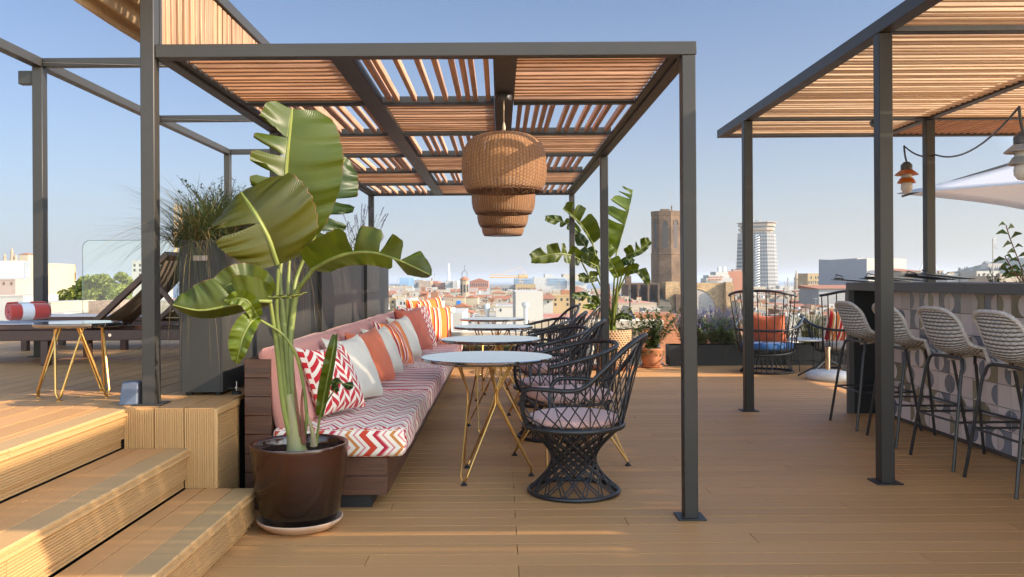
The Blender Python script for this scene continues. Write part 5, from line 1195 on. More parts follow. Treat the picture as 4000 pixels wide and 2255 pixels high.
def bld(u0,u1,vt,Y,col,label,dep=None,roof='flat',win=(0,0),rg=None,clutter=0,shut=False,name='building',cat='building',group=None,vb=None,winv=None,rz=0,zb=None):
    rg=rg or random.Random(int(u0*7+vt)); a=at(u0,vt,Y); c=at(u1,vt,Y); w_=c.x-a.x; zt=(a.z+c.z)/2; dep=dep or max(6,w_*rg.uniform(.7,1.2)); cx=(a.x+c.x)/2
    base=ZG if zb is None else zb; H=zt-base
    t=thing(name,label,cat,(cx,Y+dep/2,base),rz,group); hw=w_/2; hd=dep/2; m=CM[col] if isinstance(col,str) else col
    MB().box((-hw,-hd,0),(hw,hd,H)).build('wall',m,t,smooth=False)
    kk=Y/3300
    if roof=='flat':
        p=kk*rg.uniform(3,7); e=max(.1,kk*2.2)
        MB().box((-hw-.02,-hd-.03,H+.004),(hw+.02,-hd+e,H+p)).box((-hw-.02,hd-e,H+.004),(hw+.02,hd,H+p)).box((-hw-.02,-hd+e,H+.004),(-hw+e,hd-e,H+p)).box((hw-e,-hd+e,H+.004),(hw+.02,hd-e,H+p)).build('parapet',m,t,smooth=False)
        MB().box((-hw+e,-hd+e,H-.1),(hw-e,hd-e,H+.06)).build('roof',M['roofred'] if rg.random()<.5 else M['roofgrey'],t,smooth=False)
    elif roof=='gable':
        h=w_*.17; b=MB(); ov=kk*2; b.add([(-hw-ov,-hd-ov,H-.02),(hw+ov,-hd-ov,H-.02),(0,-hd-ov,H+h),(-hw-ov,hd+ov,H-.02),(hw+ov,hd+ov,H-.02),(0,hd+ov,H+h)],[(0,1,2),(3,5,4),(0,2,5,3),(1,4,5,2),(0,3,4,1)]); b.build('roof',M['tiles'],t,smooth=False)
    elif roof=='hip':
        h=min(w_,dep)*.2; ov=kk*2; r=max(0,hd-hw) if hd>hw else 0; rx=max(0,hw-hd); b=MB(); b.add([(-hw-ov,-hd-ov,H+.01),(hw+ov,-hd-ov,H+.01),(hw+ov,hd+ov,H+.01),(-hw-ov,hd+ov,H+.01),(-rx,-r,H+h),(rx,r,H+h)],[(0,1,5,4) if rx else (0,1,4),(1,2,5) if rx else (1,2,5,4),(2,3,4,5) if rx else (2,3,5),(3,0,4) if rx else (3,0,4,5),(3,2,1,0)]); b.build('roof',M['tiles'],t,smooth=False)
    elif roof=='shed':
        h=min(kk*13,dep*.3); b=MB(); b.add([(-hw-.2,-hd-.4,H+.01),(hw+.2,-hd-.4,H+.01),(hw+.2,hd,H+h),(-hw-.2,hd,H+h),(-hw-.2,hd,H+.01),(hw+.2,hd,H+.01)],[(0,1,2,3),(1,5,2),(0,3,4),(3,2,5,4),(0,4,5,1)]); b.build('roof',M['tiles'],t,smooth=False)
    nc,nr=win
    if nc:
        sp=w_/nc; hh=kk*rg.uniform(9,13); ww_=min(sp*.5,kk*rg.uniform(6,9))
        for r in range(nr):
            for k in range(nc):
                if rg.random()<.12: continue
                window(t,-hw+sp*(k+.5),-hd,H-kk*7-hh-r*kk*19,ww_,hh,wmesh2 if shut and rg.random()<.7 else wmesh)
    for k in range(clutter):
        x=rg.uniform(-hw*.8,hw*.8); y=rg.uniform(-hd*.8,hd*.3); q=rg.random(); s=kk
        if q<.42:
            ww=min(hw*.45,rg.uniform(7,19)*s); hh=rg.uniform(10,24)*s; h_=MB().box((x-ww,y-ww*.8,H+.05),(x+ww,y+ww*.8,H+hh)).build('roof_hut',CM[rg.choice(['white','white','cream','beige','pink','brick','tan'])],t,smooth=False)
            if rg.random()<.7: window(h_,x+rg.uniform(-.4,.4)*ww,y-ww*.8,H+hh*.2,5*s,hh*.5)
            if rg.random()<.35: MB().box((x-ww*1.12,y-ww*.92,H+hh+.01),(x+ww*1.12,y+ww*.9,H+hh+2*s)).build('hut_roof',M['tiles'],h_,smooth=False)
        elif q<.60: MB().box((x-2.6*s,y-2*s,H+.05),(x+2.6*s,y+2*s,H+rg.uniform(9,19)*s)).build('chimney',CM[rg.choice(['brick','cream','terracotta','white'])],t,smooth=False)
        elif q<.72:
            ac=MB().box((x-5*s,y-2*s,H+1*s),(x+5*s,y+2*s,H+9*s)).build('air_conditioner',M['acw'],t,smooth=False); MB().lathe([(3*s,-.1*s),(3*s,.2*s),(0,.25*s)],14,X=TR(x-1*s,y-2*s,H+5*s)@Matrix.Rotation(R(90),4,'X')).build('fan',M['win'],ac)
        elif q<.92: antenna(t,x,y,H+.03,rg.uniform(26,60)*s,rg)
        else: MB().lathe([(5*s,0),(5*s,10*s),(4*s,12*s)],14,X=TR(x,y,H+3*s)).build('water_tank',M['acw'],t)
    return t
# ---------------------------------------------------------------- landmarks, named one by one
LM=[]
def lm(u,txt): LM.append((u,txt))
M['bluegl']=pm('blue office glass',(.20,.33,.46),.2,0,.15,.05,(1,1,6)); CM['blueglass']=M['bluegl']
bld(1560,1598,1091,1150,'blueglass','blue glass office block at the far left of the skyline, before the sea',dep=60)
bld(1599,1617,1092,1100,'blueglass','narrow pale blue glass tower beside the grey stepped block',dep=40,zb=ZG)
bld(1523,1558,1115,1180,'white','low pale terraced block farthest left, just beside the far grey planter')
bld(1617,1652,1097,900,'grey','grey apartment block with stepped top right of the blue glass offices',win=(5,3),dep=40); bld(1634,1682,1104,870,'tan','tan stepped block in front of the grey apartment block',dep=40)
bld(1681,1712,1103,900,'terracotta','salmon orange block with a square turret, left of the white cube',dep=40,clutter=3); bld(1700,1738,1109,880,'brick','red brick block touching the white cube building',dep=40)
bld(1739,1766,1101,850,'white','white cube building under the tall white mast',dep=40); bld(1768,1787,1103,840,'white','white cube building right of its twin under the mast',dep=40)
bld(1835,1907,1100,800,'terracotta','long salmon brick block with shallow gable right of the bell tower',dep=60,roof='gable',win=(10,2))
o=MB().tube([at(1754,1100,1500),at(1753,1030,1500)],[2.6,.9],8); o=o.build('mast',pm('white mast paint',(.8,.8,.8),.5)); tag(o,'tall slender white mast rising behind the white cube building','mast')
def crane(u,v0,v1,Y,jib,label,k=1.0):
    ym=M.get('craney') or pm('yellow crane paint',(.62,.34,.03),.5); M['craney']=ym; t=thing('tower_crane',label,'crane')
    p0=at(u,v1,Y); p1=at(u,v0,Y); s=k; b=MB()
    for dx in (-s,s):
        for dy in (-s,s): b.tube([p0+V((dx,dy,0)),p1+V((dx,dy,0))],s*.14,4)
    n=int((p1.z-p0.z)/(2*s)); 
    for i in range(n):
        z=i/n; q=p0.lerp(p1,z); q2=p0.lerp(p1,(i+1)/n); e=1 if i%2 else -1; b.tube([q+V((-s*e,-s,0)),q2+V((s*e,-s,0))],s*.09,3); b.tube([q+V((s,-s*e,0)),q2+V((s,s*e,0))],s*.09,3)
    b.build('mast',ym,t)
    if jib:
        a=at(jib[0],jib[2],Y); c=at(jib[1],jib[2],Y); b=MB().tube([a,c],s*.35,4).tube([a+V((0,0,s*2)),c+V((0,0,s*.6))],s*.2,4).tube([a,p1+V((0,0,s*5)),c],s*.12,3); b.build('jib',ym,t)
crane(2036,1072,1130,1300,(1912,2062,1084),'far yellow tower crane in front of the broad office complex',2.2)
crane(696,800,1090,160,None,'yellow lattice crane mast showing through the grass of the near planter',.5)
# broad office complex by the harbour
t=thing('office_complex','broad pale office complex with banded windows at the harbour, right of the pendants','building',(0,0,0)); lm(2130,'the broad harbour offices')
def pxbox(par,nm,u0,u1,v0,Y,dep,m,z0=ZG): a=at(u0,v0,Y); c=at(u1,v0,Y); return MB().box((a.x,Y,z0),(c.x,Y+dep,(a.z+c.z)/2)).build(nm,m,par,smooth=False)
pxbox(t,'wing',2010,2085,1087,1500,60,CM['grey']); pxbox(t,'upper_block',2026,2062,1070,1530,40,CM['beige']); pxbox(t,'wing',2086,2214,1083,1500,60,CM['white']); pxbox(t,'upper_block',2128,2160,1072,1530,40,CM['white']); pxbox(t,'upper_block',2200,2272,1070,1520,50,CM['cream']); pxbox(t,'wing',2215,2292,1094,1490,60,CM['white'])
for (u0,u1,vs_) in ((2011,2084,(1091,1098,1105)),(2143,2213,(1088,1095,1102,1109)),(2216,2290,(1099,1106))):
    for v in vs_:
        a=at(u0,v,1489); c=at(u1,v+2.6,1489); MB().box((a.x,1488 if u0>2200 else 1498,c.z),(c.x,1490 if u0>2200 else 1500.1,a.z)).build('window_band',M['bluegl'],t,smooth=False)
bld(1915,2013,1119,520,'grey','long low grey building with statues on its cornice, before the sea',dep=30,win=(14,2)); bld(2014,2092,1117,500,'ochre','long low ochre building right of the grey one with many small windows',dep=30,win=(12,2))
bld(1920,1960,1129,420,'cream','small house with a red tiled roof in front of the long grey building',roof='gable',dep=14)
# small bell tower
def belltower():
    Y=260; t=thing('bell_tower','small octagonal stone bell tower with tiled cap and iron bell frame','bell tower',tuple(at(1815,1165,Y).xy)+(ZG,)); r=1.36; zt=at(1815,1093,Y).z-ZG
    b=MB().lathe([(r,0),(r,zt-5.3),(r*1.06,zt-5.2),(r*1.06,zt-5.0),(r,zt-4.9),(r,zt-.25),(r*1.12,zt-.2),(r*1.14,zt)],8,X=Matrix.Rotation(R(22.5),4,'Z')); b.build('shaft',CM['tan'],t,ang=20)
    MB().lathe([(r*1.2,zt),(r*.7,zt+.6),(.05,zt+1.0)],8,X=Matrix.Rotation(R(22.5),4,'Z')).build('cap',M['tiles'],t,ang=20)
    for a in (-90,-45,-135):
        X=Matrix.Rotation(R(a+90),4,'Z'); pl=[(-.33,-3.9),(.33,-3.9),(.33,-1.9)]+[(.33*math.cos(R(q)),-1.9+.45*math.sin(R(q))) for q in (20,45,70,90,110,135,160)]+[(-.33,-1.9)]
        vs=[X@V((x,-r*.925,zt+z)) for x,z in pl]+[X@V((x,-r*.8,zt+z)) for x,z in pl]; n=len(pl); MB().add(vs,[tuple(range(n))]+[(i,(i+1)%n,n+(i+1)%n,n+i) for i in range(n)]).build('belfry_opening',M['win'],t,smooth=False)
    b=MB()
    for dx in (-.8,.8): b.tube([(dx,0,zt+.3),(dx,0,zt+2.0),(dx*.5,0,zt+2.6),(0,0,zt+2.8)],.07,4)
    b.tube([(0,0,zt+2.8),(0,0,zt+4.5)],.05,4); b.build('bell_frame',M['steel_black'],t)
belltower(); lm(1815,'the small bell tower')
h=bld(1770,1816,1163,130,'cream','cream house with a low tiled hip roof and a bright blue tarpaulin in its window',roof='hip',dep=2.2,vb=0); a=at(1790,1185,129.9)
MB().box((-.35,-1.16,a.z-ZG-.35),(.28,-1.11,a.z-ZG+.38)).build('blue_tarpaulin',pm('blue tarpaulin',(.02,.16,.55),.5),h,smooth=False)
bld(1818,1866,1163,134,'cream','cream chapel like house with a gable roof, joined to the blue tarpaulin house',roof='gable',dep=9)
bld(1683,1711,1146,180,'brick','bare brick cube on the roofs left of the blue tarpaulin house',dep=2,clutter=0); bld(1643,1669,1148,185,'terracotta','dark red rooftop block left of the bare brick cube',roof='shed',dep=2)
bld(1523,1545,1168,92,'ochre','ochre corner building with pale upper wall, nearest the far grey planter',win=(1,2),dep=10); bld(1546,1600,1172,90,'white','white facade with small dark windows just beyond the bench pillows',win=(4,2),dep=9,clutter=2)
bld(1600,1712,1190,70,'white','long low white roof parapet just above the bench pillows',dep=8,clutter=3)
bld(2014,2121,1141,26,CM['white'],'big plain white windowless wall beside the right hand vent pipe',dep=6,roof='none'); lm(2065,'the big plain white wall')
bld(1717,1806,1224,17,'white','white rooftop box with a red band around the left vent pipe',dep=3,roof='none')
bld(1937,2013,1199,42,'white','white plant room with two dark grilles left of the plain white wall',dep=4,roof='flat',win=(2,1))
for (u0,u1,uc0,uc1,v0,vc,v1,Y,l) in ((1748,1769,1736,1780,1203,1222,1300,15,'galvanised vent pipe with round cap left of the far table'),(2045,2062,2039,2068,1184,1199,1290,20,'galvanised vent pipe with round cap in front of the plain white wall')):
    p=at((u0+u1)/2,v1,Y); k=Y/3300; t=thing('vent_pipe',l,'vent',(p.x,Y,p.z-3),0,'galvanised roof vents'); h=(v1-vc)*k+3; r=(u1-u0)*k/2; rc=(uc1-uc0)*k/2
    MB().lathe([(r,0),(r,h)],24).build('pipe',M['galv'],t); MB().lathe([(r*.9,h+.002),(rc,h+.01),(rc,h+(vc-v0)*k),(rc*.9,h+(vc-v0)*k+.01)],28).build('cap',M['galv'],t)
p=at(1903,1230,45); t=thing('roof_cowl','white rounded roof cowl standing among the roofs right of the bell tower','cowl',(p.x,45,p.z-4)); MB().lathe([(.10,0),(.10,4.15),(.14,4.2),(.15,4.45),(.10,4.58),(.0,4.6)],16).build('cowl_body',M['acw'],t)
bld(2122,2160,1168,62,'white','white house with a red edged roof and one green shutter, right of the plain wall',roof='shed',dep=5,win=(1,1)); bld(2158,2300,1158,75,'ochre','ochre apartment house with tall dark windows behind the banana plant',dep=10,win=(6,2),clutter=3)
bld(2122,2330,1245,48,'pink','pale pink house front with dark shutters below the ochre apartment house',dep=6,win=(6,2),shut=True)
bld(2330,2372,1192,80,'pink','narrow pale pink gable wall behind the stalks of the far banana plant',dep=6,roof='none')
# ---------------------------------------------------------------- gothic church
def stonemat(name,col,scale=1.1):
    m,t,p=mat(name); br=t.nodes.new('ShaderNodeTexBrick'); c=t.nodes.new('ShaderNodeTexCoord'); sp=t.nodes.new('ShaderNodeSeparateXYZ'); L(t,c.outputs['Object'],sp.inputs[0]); cb=t.nodes.new('ShaderNodeCombineXYZ')
    L(t,mth(t,'ADD',sp.outputs[0],sp.outputs[1]),cb.inputs[0]); L(t,sp.outputs[2],cb.inputs[1]); L(t,cb.outputs[0],br.inputs['Vector']); br.inputs['Scale'].default_value=scale; br.inputs['Mortar Size'].default_value=.03
    br.inputs[1].default_value=(*sc(col,1.15),1); br.inputs[2].default_value=(*sc(col,.68),1); br.inputs[3].default_value=(*sc(col,.45),1)
    n=N(t,'ShaderNodeTexNoise',Scale=.25,Detail=6); L(t,c.outputs['Object'],n.inputs['Vector']); L(t,mixc(t,1,br.outputs[0],ramp(t,n.outputs[0],[(.3,(.55,.52,.5)),(.65,(1.1,1.05,1))],'LINEAR'),'MULTIPLY'),p.inputs['Base Color']); p.inputs['Roughness'].default_value=.95; return m
ST=stonemat('dark golden ashlar',(.18,.115,.068)); ST2=stonemat('golden rubble stone',(.56,.38,.20),.9)
ch=thing('gothic_church','old golden stone church with tall octagonal tower and great round arched window','church',(0,0,0)); lm(2700,'the stone church')
YT=282; c=at(2614,1105,YT); r=5.15; zt=at(2614,822,YT).z; X=TR(c.x,YT+r,0)@Matrix.Rotation(R(-14),4,'Z'); z0=at(2614,1110,YT).z
tw=MB().lathe([(r*1.03,z0-14),(r*1.03,z0+9.9),(r*1.05,z0+10.0),(r*1.05,z0+10.25),(r*1.0,z0+10.35),(r*1.0,zt-1.6),(r*1.02,zt-1.5),(r*1.03,zt-.1),(r*.98,zt)],8,X=X@Matrix.Rotation(R(22.5),4,'Z')).build('tower',ST,ch,ang=20)
for a in (0,45,90,-45):
    Xa=X@Matrix.Rotation(R(a),4,'Z'); hh=9.8; 
    def arch(w_,off,zb_,ht):
        pl=[(-w_,zb_),(w_,zb_),(w_,zb_+ht)]+[(w_*math.cos(R(q)),zb_+ht+w_*1.5*math.sin(R(q))) for q in (20,45,70,90,110,135,160)]+[(-w_,zb_+ht)]
        return [Xa@V((x,-r*.924*off,z)) for x,z in pl]
    p1=arch(.8,1.012,z0+12.0,7.9); p2=arch(.8,.9,z0+12.0,7.9); n=len(p1); MB().add(p1+p2,[tuple(range(n))]+[(i,(i+1)%n,n+(i+1)%n,n+i) for i in range(n)]).build('lancet_window',pm('deep shadowed opening',(.07,.06,.055),.9) if 'deep' not in M else M['deep'],tw,smooth=False)
    q=arch(1.1,1.02,z0+19.2,.7); MB().tube(q[2:],.13,5).build('hood_mould',ST,tw)
MB().box((-1.2,-1,0),(1.6,1,.8),X=TR(c.x-.5,YT+r,zt)).build('roof_hut',ST,tw,smooth=False); MB().tube([(c.x+2,YT+r,zt),(c.x+2,YT+r,zt+1.9)],.25,6).build('pinnacle',ST,tw); MB().tube([(c.x+2,YT+r,zt+1.9),(c.x+2,YT+r,zt+7)],.04,4).build('lightning_rod',M['antm'],tw)
YN=262
def chbox(nm,u0,u1,v0,v1,Y,dep,m,par=ch): a=at(u0,v0,Y); c_=at(u1,v1,Y); return MB().box((a.x,Y,c_.z),(c_.x,Y+dep,a.z)).build(nm,m,par,smooth=False)
chbox('west_wall',2655,2868,1106,1300,YN,4,ST2); chbox('buttress',2836,2864,1102,1300,YN-3,2.9,ST2); chbox('buttress',2600,2656,1101,1300,YN-4,8,ST2); chbox('buttress',2640,2660,1150,1300,YN-6,1.9,ST)
p=at(2718,1205,YN); MB().lathe([(6.0,-.15),(6.0,.0),(5.6,.12),(0,.12)],40,X=TR(p.x,YN-.05,p.z)@Matrix.Rotation(R(90),4,'X')).build('rose_window',pm('grey rose window tracery',(.36,.31,.26),.9,0,.25,2,bump=1,bscale=3),ch)
MB().tube([V((p.x+6.1*math.cos(2*PI*i/40),YN-.15,p.z+6.1*math.sin(2*PI*i/40))) for i in range(40)],.25,6,True).build('rose_surround',ST2,ch)
chbox('side_wall',2432,2600,1106,1300,YN+6,3,ST)
a=at(2440,1128,YN); b_=at(2600,1128,YN); z1=at(2500,1200,YN-12).z
MB().add([(a.x,YN+5.9,a.z),(b_.x,YN+5.9,a.z),(b_.x,YN-9,z1),(a.x,YN-9,z1),(a.x,YN+5.9,z1-8),(b_.x,YN+5.9,z1-8),(b_.x,YN-9,z1-8),(a.x,YN-9,z1-8)],[(0,3,2,1),(3,7,6,2),(0,4,7,3),(1,2,6,5)]).build('aisle_roof',pm('mossy dark roof tiles',(.10,.085,.06),.95,0,.4,.6),ch,smooth=False)
for u in (2455,2490,2530,2570): chbox('flying_buttress',u,u+7,1112,1230,YN-8,13,ST)
chbox('pinnacle',2444,2466,1078,1110,YN+6.5,2,ST)
# foreground roofs on the right of the far banana plant
bld(2478,2662,1229,46,stonemat('orange brick wall',(.46,.19,.09),9),'orange brick gable wall with red coping in front of the church',dep=4,roof='none',clutter=2); bld(2415,2565,1187,58,'beige','flat beige rooftop building with two stacked air conditioner fans before the church',dep=6,win=(0,0),clutter=3)
bld(2520,2578,1212,50,'white','small white rooftop hut just below the stacked fans',dep=2,win=(1,1))
p=at(2461,1250,42); t=thing('tiled_gable','small steep gable with patterned tile border and finial, behind the shrub','gable',(p.x,42,p.z)); k=42/3300
MB().add([(-24*k,0,0),(24*k,0,0),(0,0,52*k),(-24*k,2.4,0),(24*k,2.4,0),(0,2.4,52*k)],[(0,1,2),(3,5,4),(0,2,5,3),(1,4,5,2)]).build('gable_wall',CM['beige'],t,smooth=False)
for s in (1,.72): MB().tube([(-24*k*s,-.03,0),(0,-.03,52*k*s),(24*k*s,-.03,0)],.05 if s==1 else .035,4).build('tile_border',pm('olive glazed tile border',(.20,.17,.06),.4) if s==1 else pm('blue tile border',(.06,.07,.22),.4),t)
MB().lathe([(.05,0),(.03,.25),(.08,.33),(.03,.42),(.015,.9)],8,X=TR(0,0,52*k)).build('finial',M['steel_black'],t); bld(2425,2495,1252,43,'white','white house front with blue painted window surrounds under the patterned gable',dep=3,win=(2,1))
# red and white block, tower block, grey theatre
t=bld(2838,2920,1066,560,'terracotta','orange red stepped block left of the tall tower block',dep=20,clutter=4); lm(2870,'the orange red stepped block')
t=thing('apartment_building','white stepped apartment building with red balconies and twin white chimneys','building')
for i,(u0,u1,v) in enumerate(((2758,2860,1087),(2768,2850,1075),(2796,2845,1062))): pxbox(t,'storey',u0,u1,v,520+i*6,14,CM['white'])
for v in (1083,1092):
    for k in range(4): a=at(2766+k*14+(4 if v<1090 else 0),v,519 if v>1090 else 525); q=MB().box((a.x,a.y-.4,a.z-.6),(a.x+1.5,a.y+.2,a.z+.4)).build('balcony',CM['terracotta'],t,smooth=False)
for u in (2814,2834): a=at(u,1062,532); MB().lathe([(1.3,-1),(1.3,2.5),(1.0,2.7),(1.0,3.1),(0,3.2)],14,X=TR(a.x,a.y+3,a.z)).build('chimney',M['acw'],t)
def tower_block():
    Y=1050; c=at(2978,1110,Y); k=Y/3300; t=thing('tower_block','tall tapering pale tower block with spreading flat crown and outside spiral stair','tower block',(c.x,Y+22,ZG)); lm(2978,'the tall tower block')
    zt=at(2978,908,Y).z-ZG; z1=at(2978,866,Y).z-ZG
    def oct_(w,d,ch_): return [(-w+ch_,-d),(w-ch_,-d),(w,-d+ch_),(w,d-ch_),(w-ch_,d),(-w+ch_,d),(-w,d-ch_),(-w,-d+ch_)]
    m,tt,p=mat('concrete with window bands'); c2=tt.nodes.new('ShaderNodeTexCoord'); sp=tt.nodes.new('ShaderNodeSeparateXYZ'); L(tt,c2.outputs['Object'],sp.inputs[0])
    f=mth(tt,'FRACT',mth(tt,'DIVIDE',sp.outputs[2],4.6)); g=mth(tt,'FRACT',mth(tt,'DIVIDE',mth(tt,'ADD',mth(tt,'ADD',sp.outputs[0],sp.outputs[1]),200),3.4))
    wn=mth(tt,'MULTIPLY',mth(tt,'LESS_THAN',f,.52),mth(tt,'LESS_THAN',g,.7)); L(tt,mixc(tt,wn,(.25,.23,.20),(.05,.055,.065)),p.inputs['Base Color']); p.inputs['Roughness'].default_value=.7
    b=MB(); A_=oct_(80*k,18.5,8); B_=oct_(69*k,15.6,7); n=8; b.add([(x,y,0) for x,y in A_]+[(x,y,zt) for x,y in B_],[(i,(i+1)%n,n+(i+1)%n,n+i) for i in range(n)]+[tuple(range(n,2*n))]); b.build('shaft',m,t,smooth=False)
    cm=CM['tan']
    for z0_,z1_,w,d in ((zt+.1,zt+3,60,13),(zt+3.1,zt+6.2,66,15),(zt+6.3,zt+8.2,58,13),(zt+8.3,zt+11.3,68,15.3)): b=MB().prism(oct_(w*k,d,6),z0_,z1_); b.build('upper_storey',cm if z1_-z0_>2.5 else M['win'],t,smooth=False)
    b=MB(); A_=oct_(50*k,11,6); B_=oct_(73*k,17,7); b.add([(x,y,zt+11.4) for x,y in A_]+[(x,y,z1-.7) for x,y in B_]+[(x,y,z1) for x,y in B_],[(i,(i+1)%8,8+(i+1)%8,8+i) for i in range(8)]+[(8+i,8+(i+1)%8,16+(i+1)%8,16+i) for i in range(8)]+[tuple(range(16,24))]); b.build('crown',cm,t,smooth=False)
    rg=random.Random(2); 
    for k_ in range(8): x=rg.uniform(-12,6); MB().tube([(x,0,z1),(x,0,z1+rg.uniform(3,7))],.22,4).build('mast',M['antm'],t)
    b=MB(); x0=12*k; nst=int(zt/3.2)
    pts=[V((x0+2.6*math.cos(i*.785),-18.7+2.9*(i/ (nst*8))+2.6*math.sin(i*.785)-1.5,i*3.2/8)) for i in range(nst*8)]; b.tube(pts,.75,5); b.build('spiral_stair',M['acw'],t); t.rotation_euler=(0,0,R(-27))
tower_block()
t=thing('theatre_building','big blind grey fly tower building with a folded pale metal roof on its right','building'); lm(3270,'the big grey theatre')
Yg=230; zb=ZG
def poly(par,nm,pts,Y,dep,m): 
    P=[at(u,v,Y) for u,v in pts]; n=len(P); vs=P+[p+V((0,dep,0)) for p in P]; MB().add(vs,[tuple(range(n)),tuple(range(2*n-1,n-1,-1))]+[(i,(i+1)%n,n+(i+1)%n,n+i) for i in range(n)]).build(nm,m,par,smooth=False)
greyc=pm('dark grey cladding',(.17,.175,.20),.8,0,.05,1); palem=pm('pale standing seam metal',(.50,.45,.37),.6,0,.1,3,(8,1,.3))
X_=at(3198,1120,Yg).x; 
def rbox(par,nm,pts,m,Y0,yaw):
    # block turned so its broad side faces away from the sun
    P=[at(u,v,Y0) for u,v in pts]; c=P[0]; rot=Matrix.Translation(c)@Matrix.Rotation(yaw,4,'Z')@Matrix.Translation(-c); n=len(P); vs=[rot@p for p in P]+[rot@(p+V((0,24,0))) for p in P]
    MB().add(vs,[tuple(range(n)),tuple(range(2*n-1,n-1,-1))]+[(i,(i+1)%n,n+(i+1)%n,n+i) for i in range(n)]).build(nm,m,par,smooth=False)
rbox(t,'fly_tower',[(3198,1250),(3370,1250),(3370,1012),(3290,1019),(3198,1014)],greyc,Yg,R(-24))
poly(t,'folded_roof',[(3349,1061),(3349,1009),(3460,1009),(3540,1012),(3540,1061)],Yg-.5,20,palem); poly(t,'lower_block',[(3330,1250),(3330,1085),(3400,1057),(3460,1053),(3540,1053),(3540,1250)],Yg-1,22,greyc); poly(t,'pale_wing',[(3392,1250),(3392,1080),(3460,1064),(3540,1066),(3540,1250)],Yg-2,18,palem)
bld(3155,3200,1072,420,'ochre','ochre block with many small windows left of the big grey theatre',dep=14,win=(5,2)); bld(3198,3380,1128,150,'grey','low slate blue louvred roof in front of the big grey theatre',dep=10,roof='shed')
p=at(3111,1118,520); t=thing('monument_column','slender stone monument column topped by a statue, left of the grey theatre','column',(p.x,520,p.z-20)); MB().lathe([(1.9,0),(1.6,20),(1.3,24),(1.8,24.6),(1.1,25.3),(.8,27),(.35,28),(.35,29.3),(.12,29.6)],10).build('shaft',CM['tan'],t)
p=at(3081,1245,30); t=thing('tv_antenna','large rusty television aerial on a tall mast between the two lounge chairs','antenna',(p.x,30,p.z)); k=30/3300
MB().tube([(0,0,-1),(-.02,0,160*k)],.022,6).build('mast',M['antm'],t); MB().tube([(-20*k,-.1,108*k),(48*k,.15,112*k)],.018,5).build('boom',M['antm'],t)
for i in range(5): MB().tube([(-16*k+i*9*k,-.1,(112+i*4)*k),(-12*k+i*9*k,.1,(144-i)*k)],.008,4).build('element',M['antm'],t)
# right skyline above the bar
bld(3522,3600,1060,200,'beige','long pale green roofed hall right of the near bar post',dep=12,roof='shed'); bld(3600,3660,1070,190,'cream','cream hall end wall behind the far bar post',dep=10)
bld(3655,3705,1072,150,'grey','small grey flat block just right of the far bar post',dep=8,win=(3,1)); bld(3700,3745,1075,145,'white','white flat roofed block with railings above the bar',dep=8,win=(3,1),clutter=3); bld(3745,3815,1088,170,'cream','low cream roofs below the hill, above the bar',dep=8,clutter=3); bld(3815,3905,1062,140,'white','white apartment block with long bands below the hill at right',dep=8,win=(5,2)); bld(3905,4010,1085,120,'beige','beige block behind the leafy sprig at the right edge',dep=8,clutter=2)
for u,l in ((3602,'far white harbour gantry leg left of the far bar post'),(3652,'far white harbour gantry leg right of the far bar post')):
    s=1 if u<3630 else -1; t=thing('gantry_crane',l,'crane',(0,0,0)); MB().tube([at(u-10*s,1066,1200),at(u+6*s,1018,1200),at(u+14*s,1018,1200)],1.4,5).tube([at(u+6*s,1018,1200),at(u+10*s,1066,1200)],1.0,5).build('frame',pm('gantry white '+str(s),(.55,.52,.5),.6),t)
p=at(3853,1105,9.0); t=thing('tv_antenna','television aerial mast standing beyond the bar near the leafy sprig','antenna',(at(3880,1105,30).x,30,at(3880,1105,30).z)); k=30/3300; MB().tube([(0,0,-1),(0,0,172*k)],.025,6).build('mast',M['antm'],t)
for i in range(4): MB().tube([(5*k,0,(165-i*9)*k),((16+i*2)*k,.1,(176-i*14)*k)],.012,4).build('element',M['antm'],t)
# hill
P=[];rg=random.Random(8)
def hillh(u): 
    pts=[(3700,1075),(3740,1058),(3790,1045),(3840,1032),(3890,1020),(3935,1012),(3985,1008),(4100,1000),(4300,1010),(4700,1070)]
    for i in range(len(pts)-1):
        if pts[i][0]<=u<=pts[i+1][0]: f=(u-pts[i][0])/(pts[i+1][0]-pts[i][0]); return pts[i][1]*(1-f)+pts[i+1][1]*f
YH=1450
for i in range(61):
    u=3700+i*1000/60; row=[]
    for j in range(7):
        f=j/6; z=at(u,hillh(u),YH).z; zz=ZG+(z-ZG)*math.sin(f*PI/2)**.8+(rg.uniform(-1,1)*.8 if 0<j<6 else 0); row.append((at(u,1096,YH).x,YH-150+150*f,zz))
    row.append((row[-1][0],YH+260,ZG)); P.append(row)
o=MB().grid(P).build('hill',pm('wooded hillside',(.018,.034,.024),.95,0,.4,.03)); tag(o,None,kind='structure')
def treecrown(b,c,rx,rz,n,s,rg,ry=None,shell=.55):
    cl=[(V((rg.gauss(0,.42),rg.gauss(0,.42),rg.gauss(0,.42))),rg.uniform(.28,.5)) for _ in range(16)]
    for k in range(n):
        q,rr=cl[k%16]; d=V((rg.gauss(0,1),rg.gauss(0,1),rg.gauss(0,1))).normalized()*rr*rg.uniform(shell,1); p=q+d
        if p.length>1.05: p=p.normalized()*rg.uniform(.9,1.05)
        p=V((c[0]+p.x*rx,c[1]+p.y*(ry or rx),c[2]+p.z*rz)); a=V((rg.gauss(0,1),rg.gauss(0,1),rg.gauss(0,1)+.6)).normalized(); u=a.orthogonal().normalized()*s*rg.uniform(.6,1.3); w_=a.cross(u).normalized()*s*rg.uniform(.4,.8)
        b.add([p-u,p-w_,p+u,p+w_],[(0,1,2,3)])
M['hleaf']=pm('hill pine foliage',(.032,.055,.028),.9,0,.3,.2,island=.3); M['tleaf']=pm('city tree foliage',(.20,.225,.035),.7,0,.25,.4,island=.35,trans=.35)
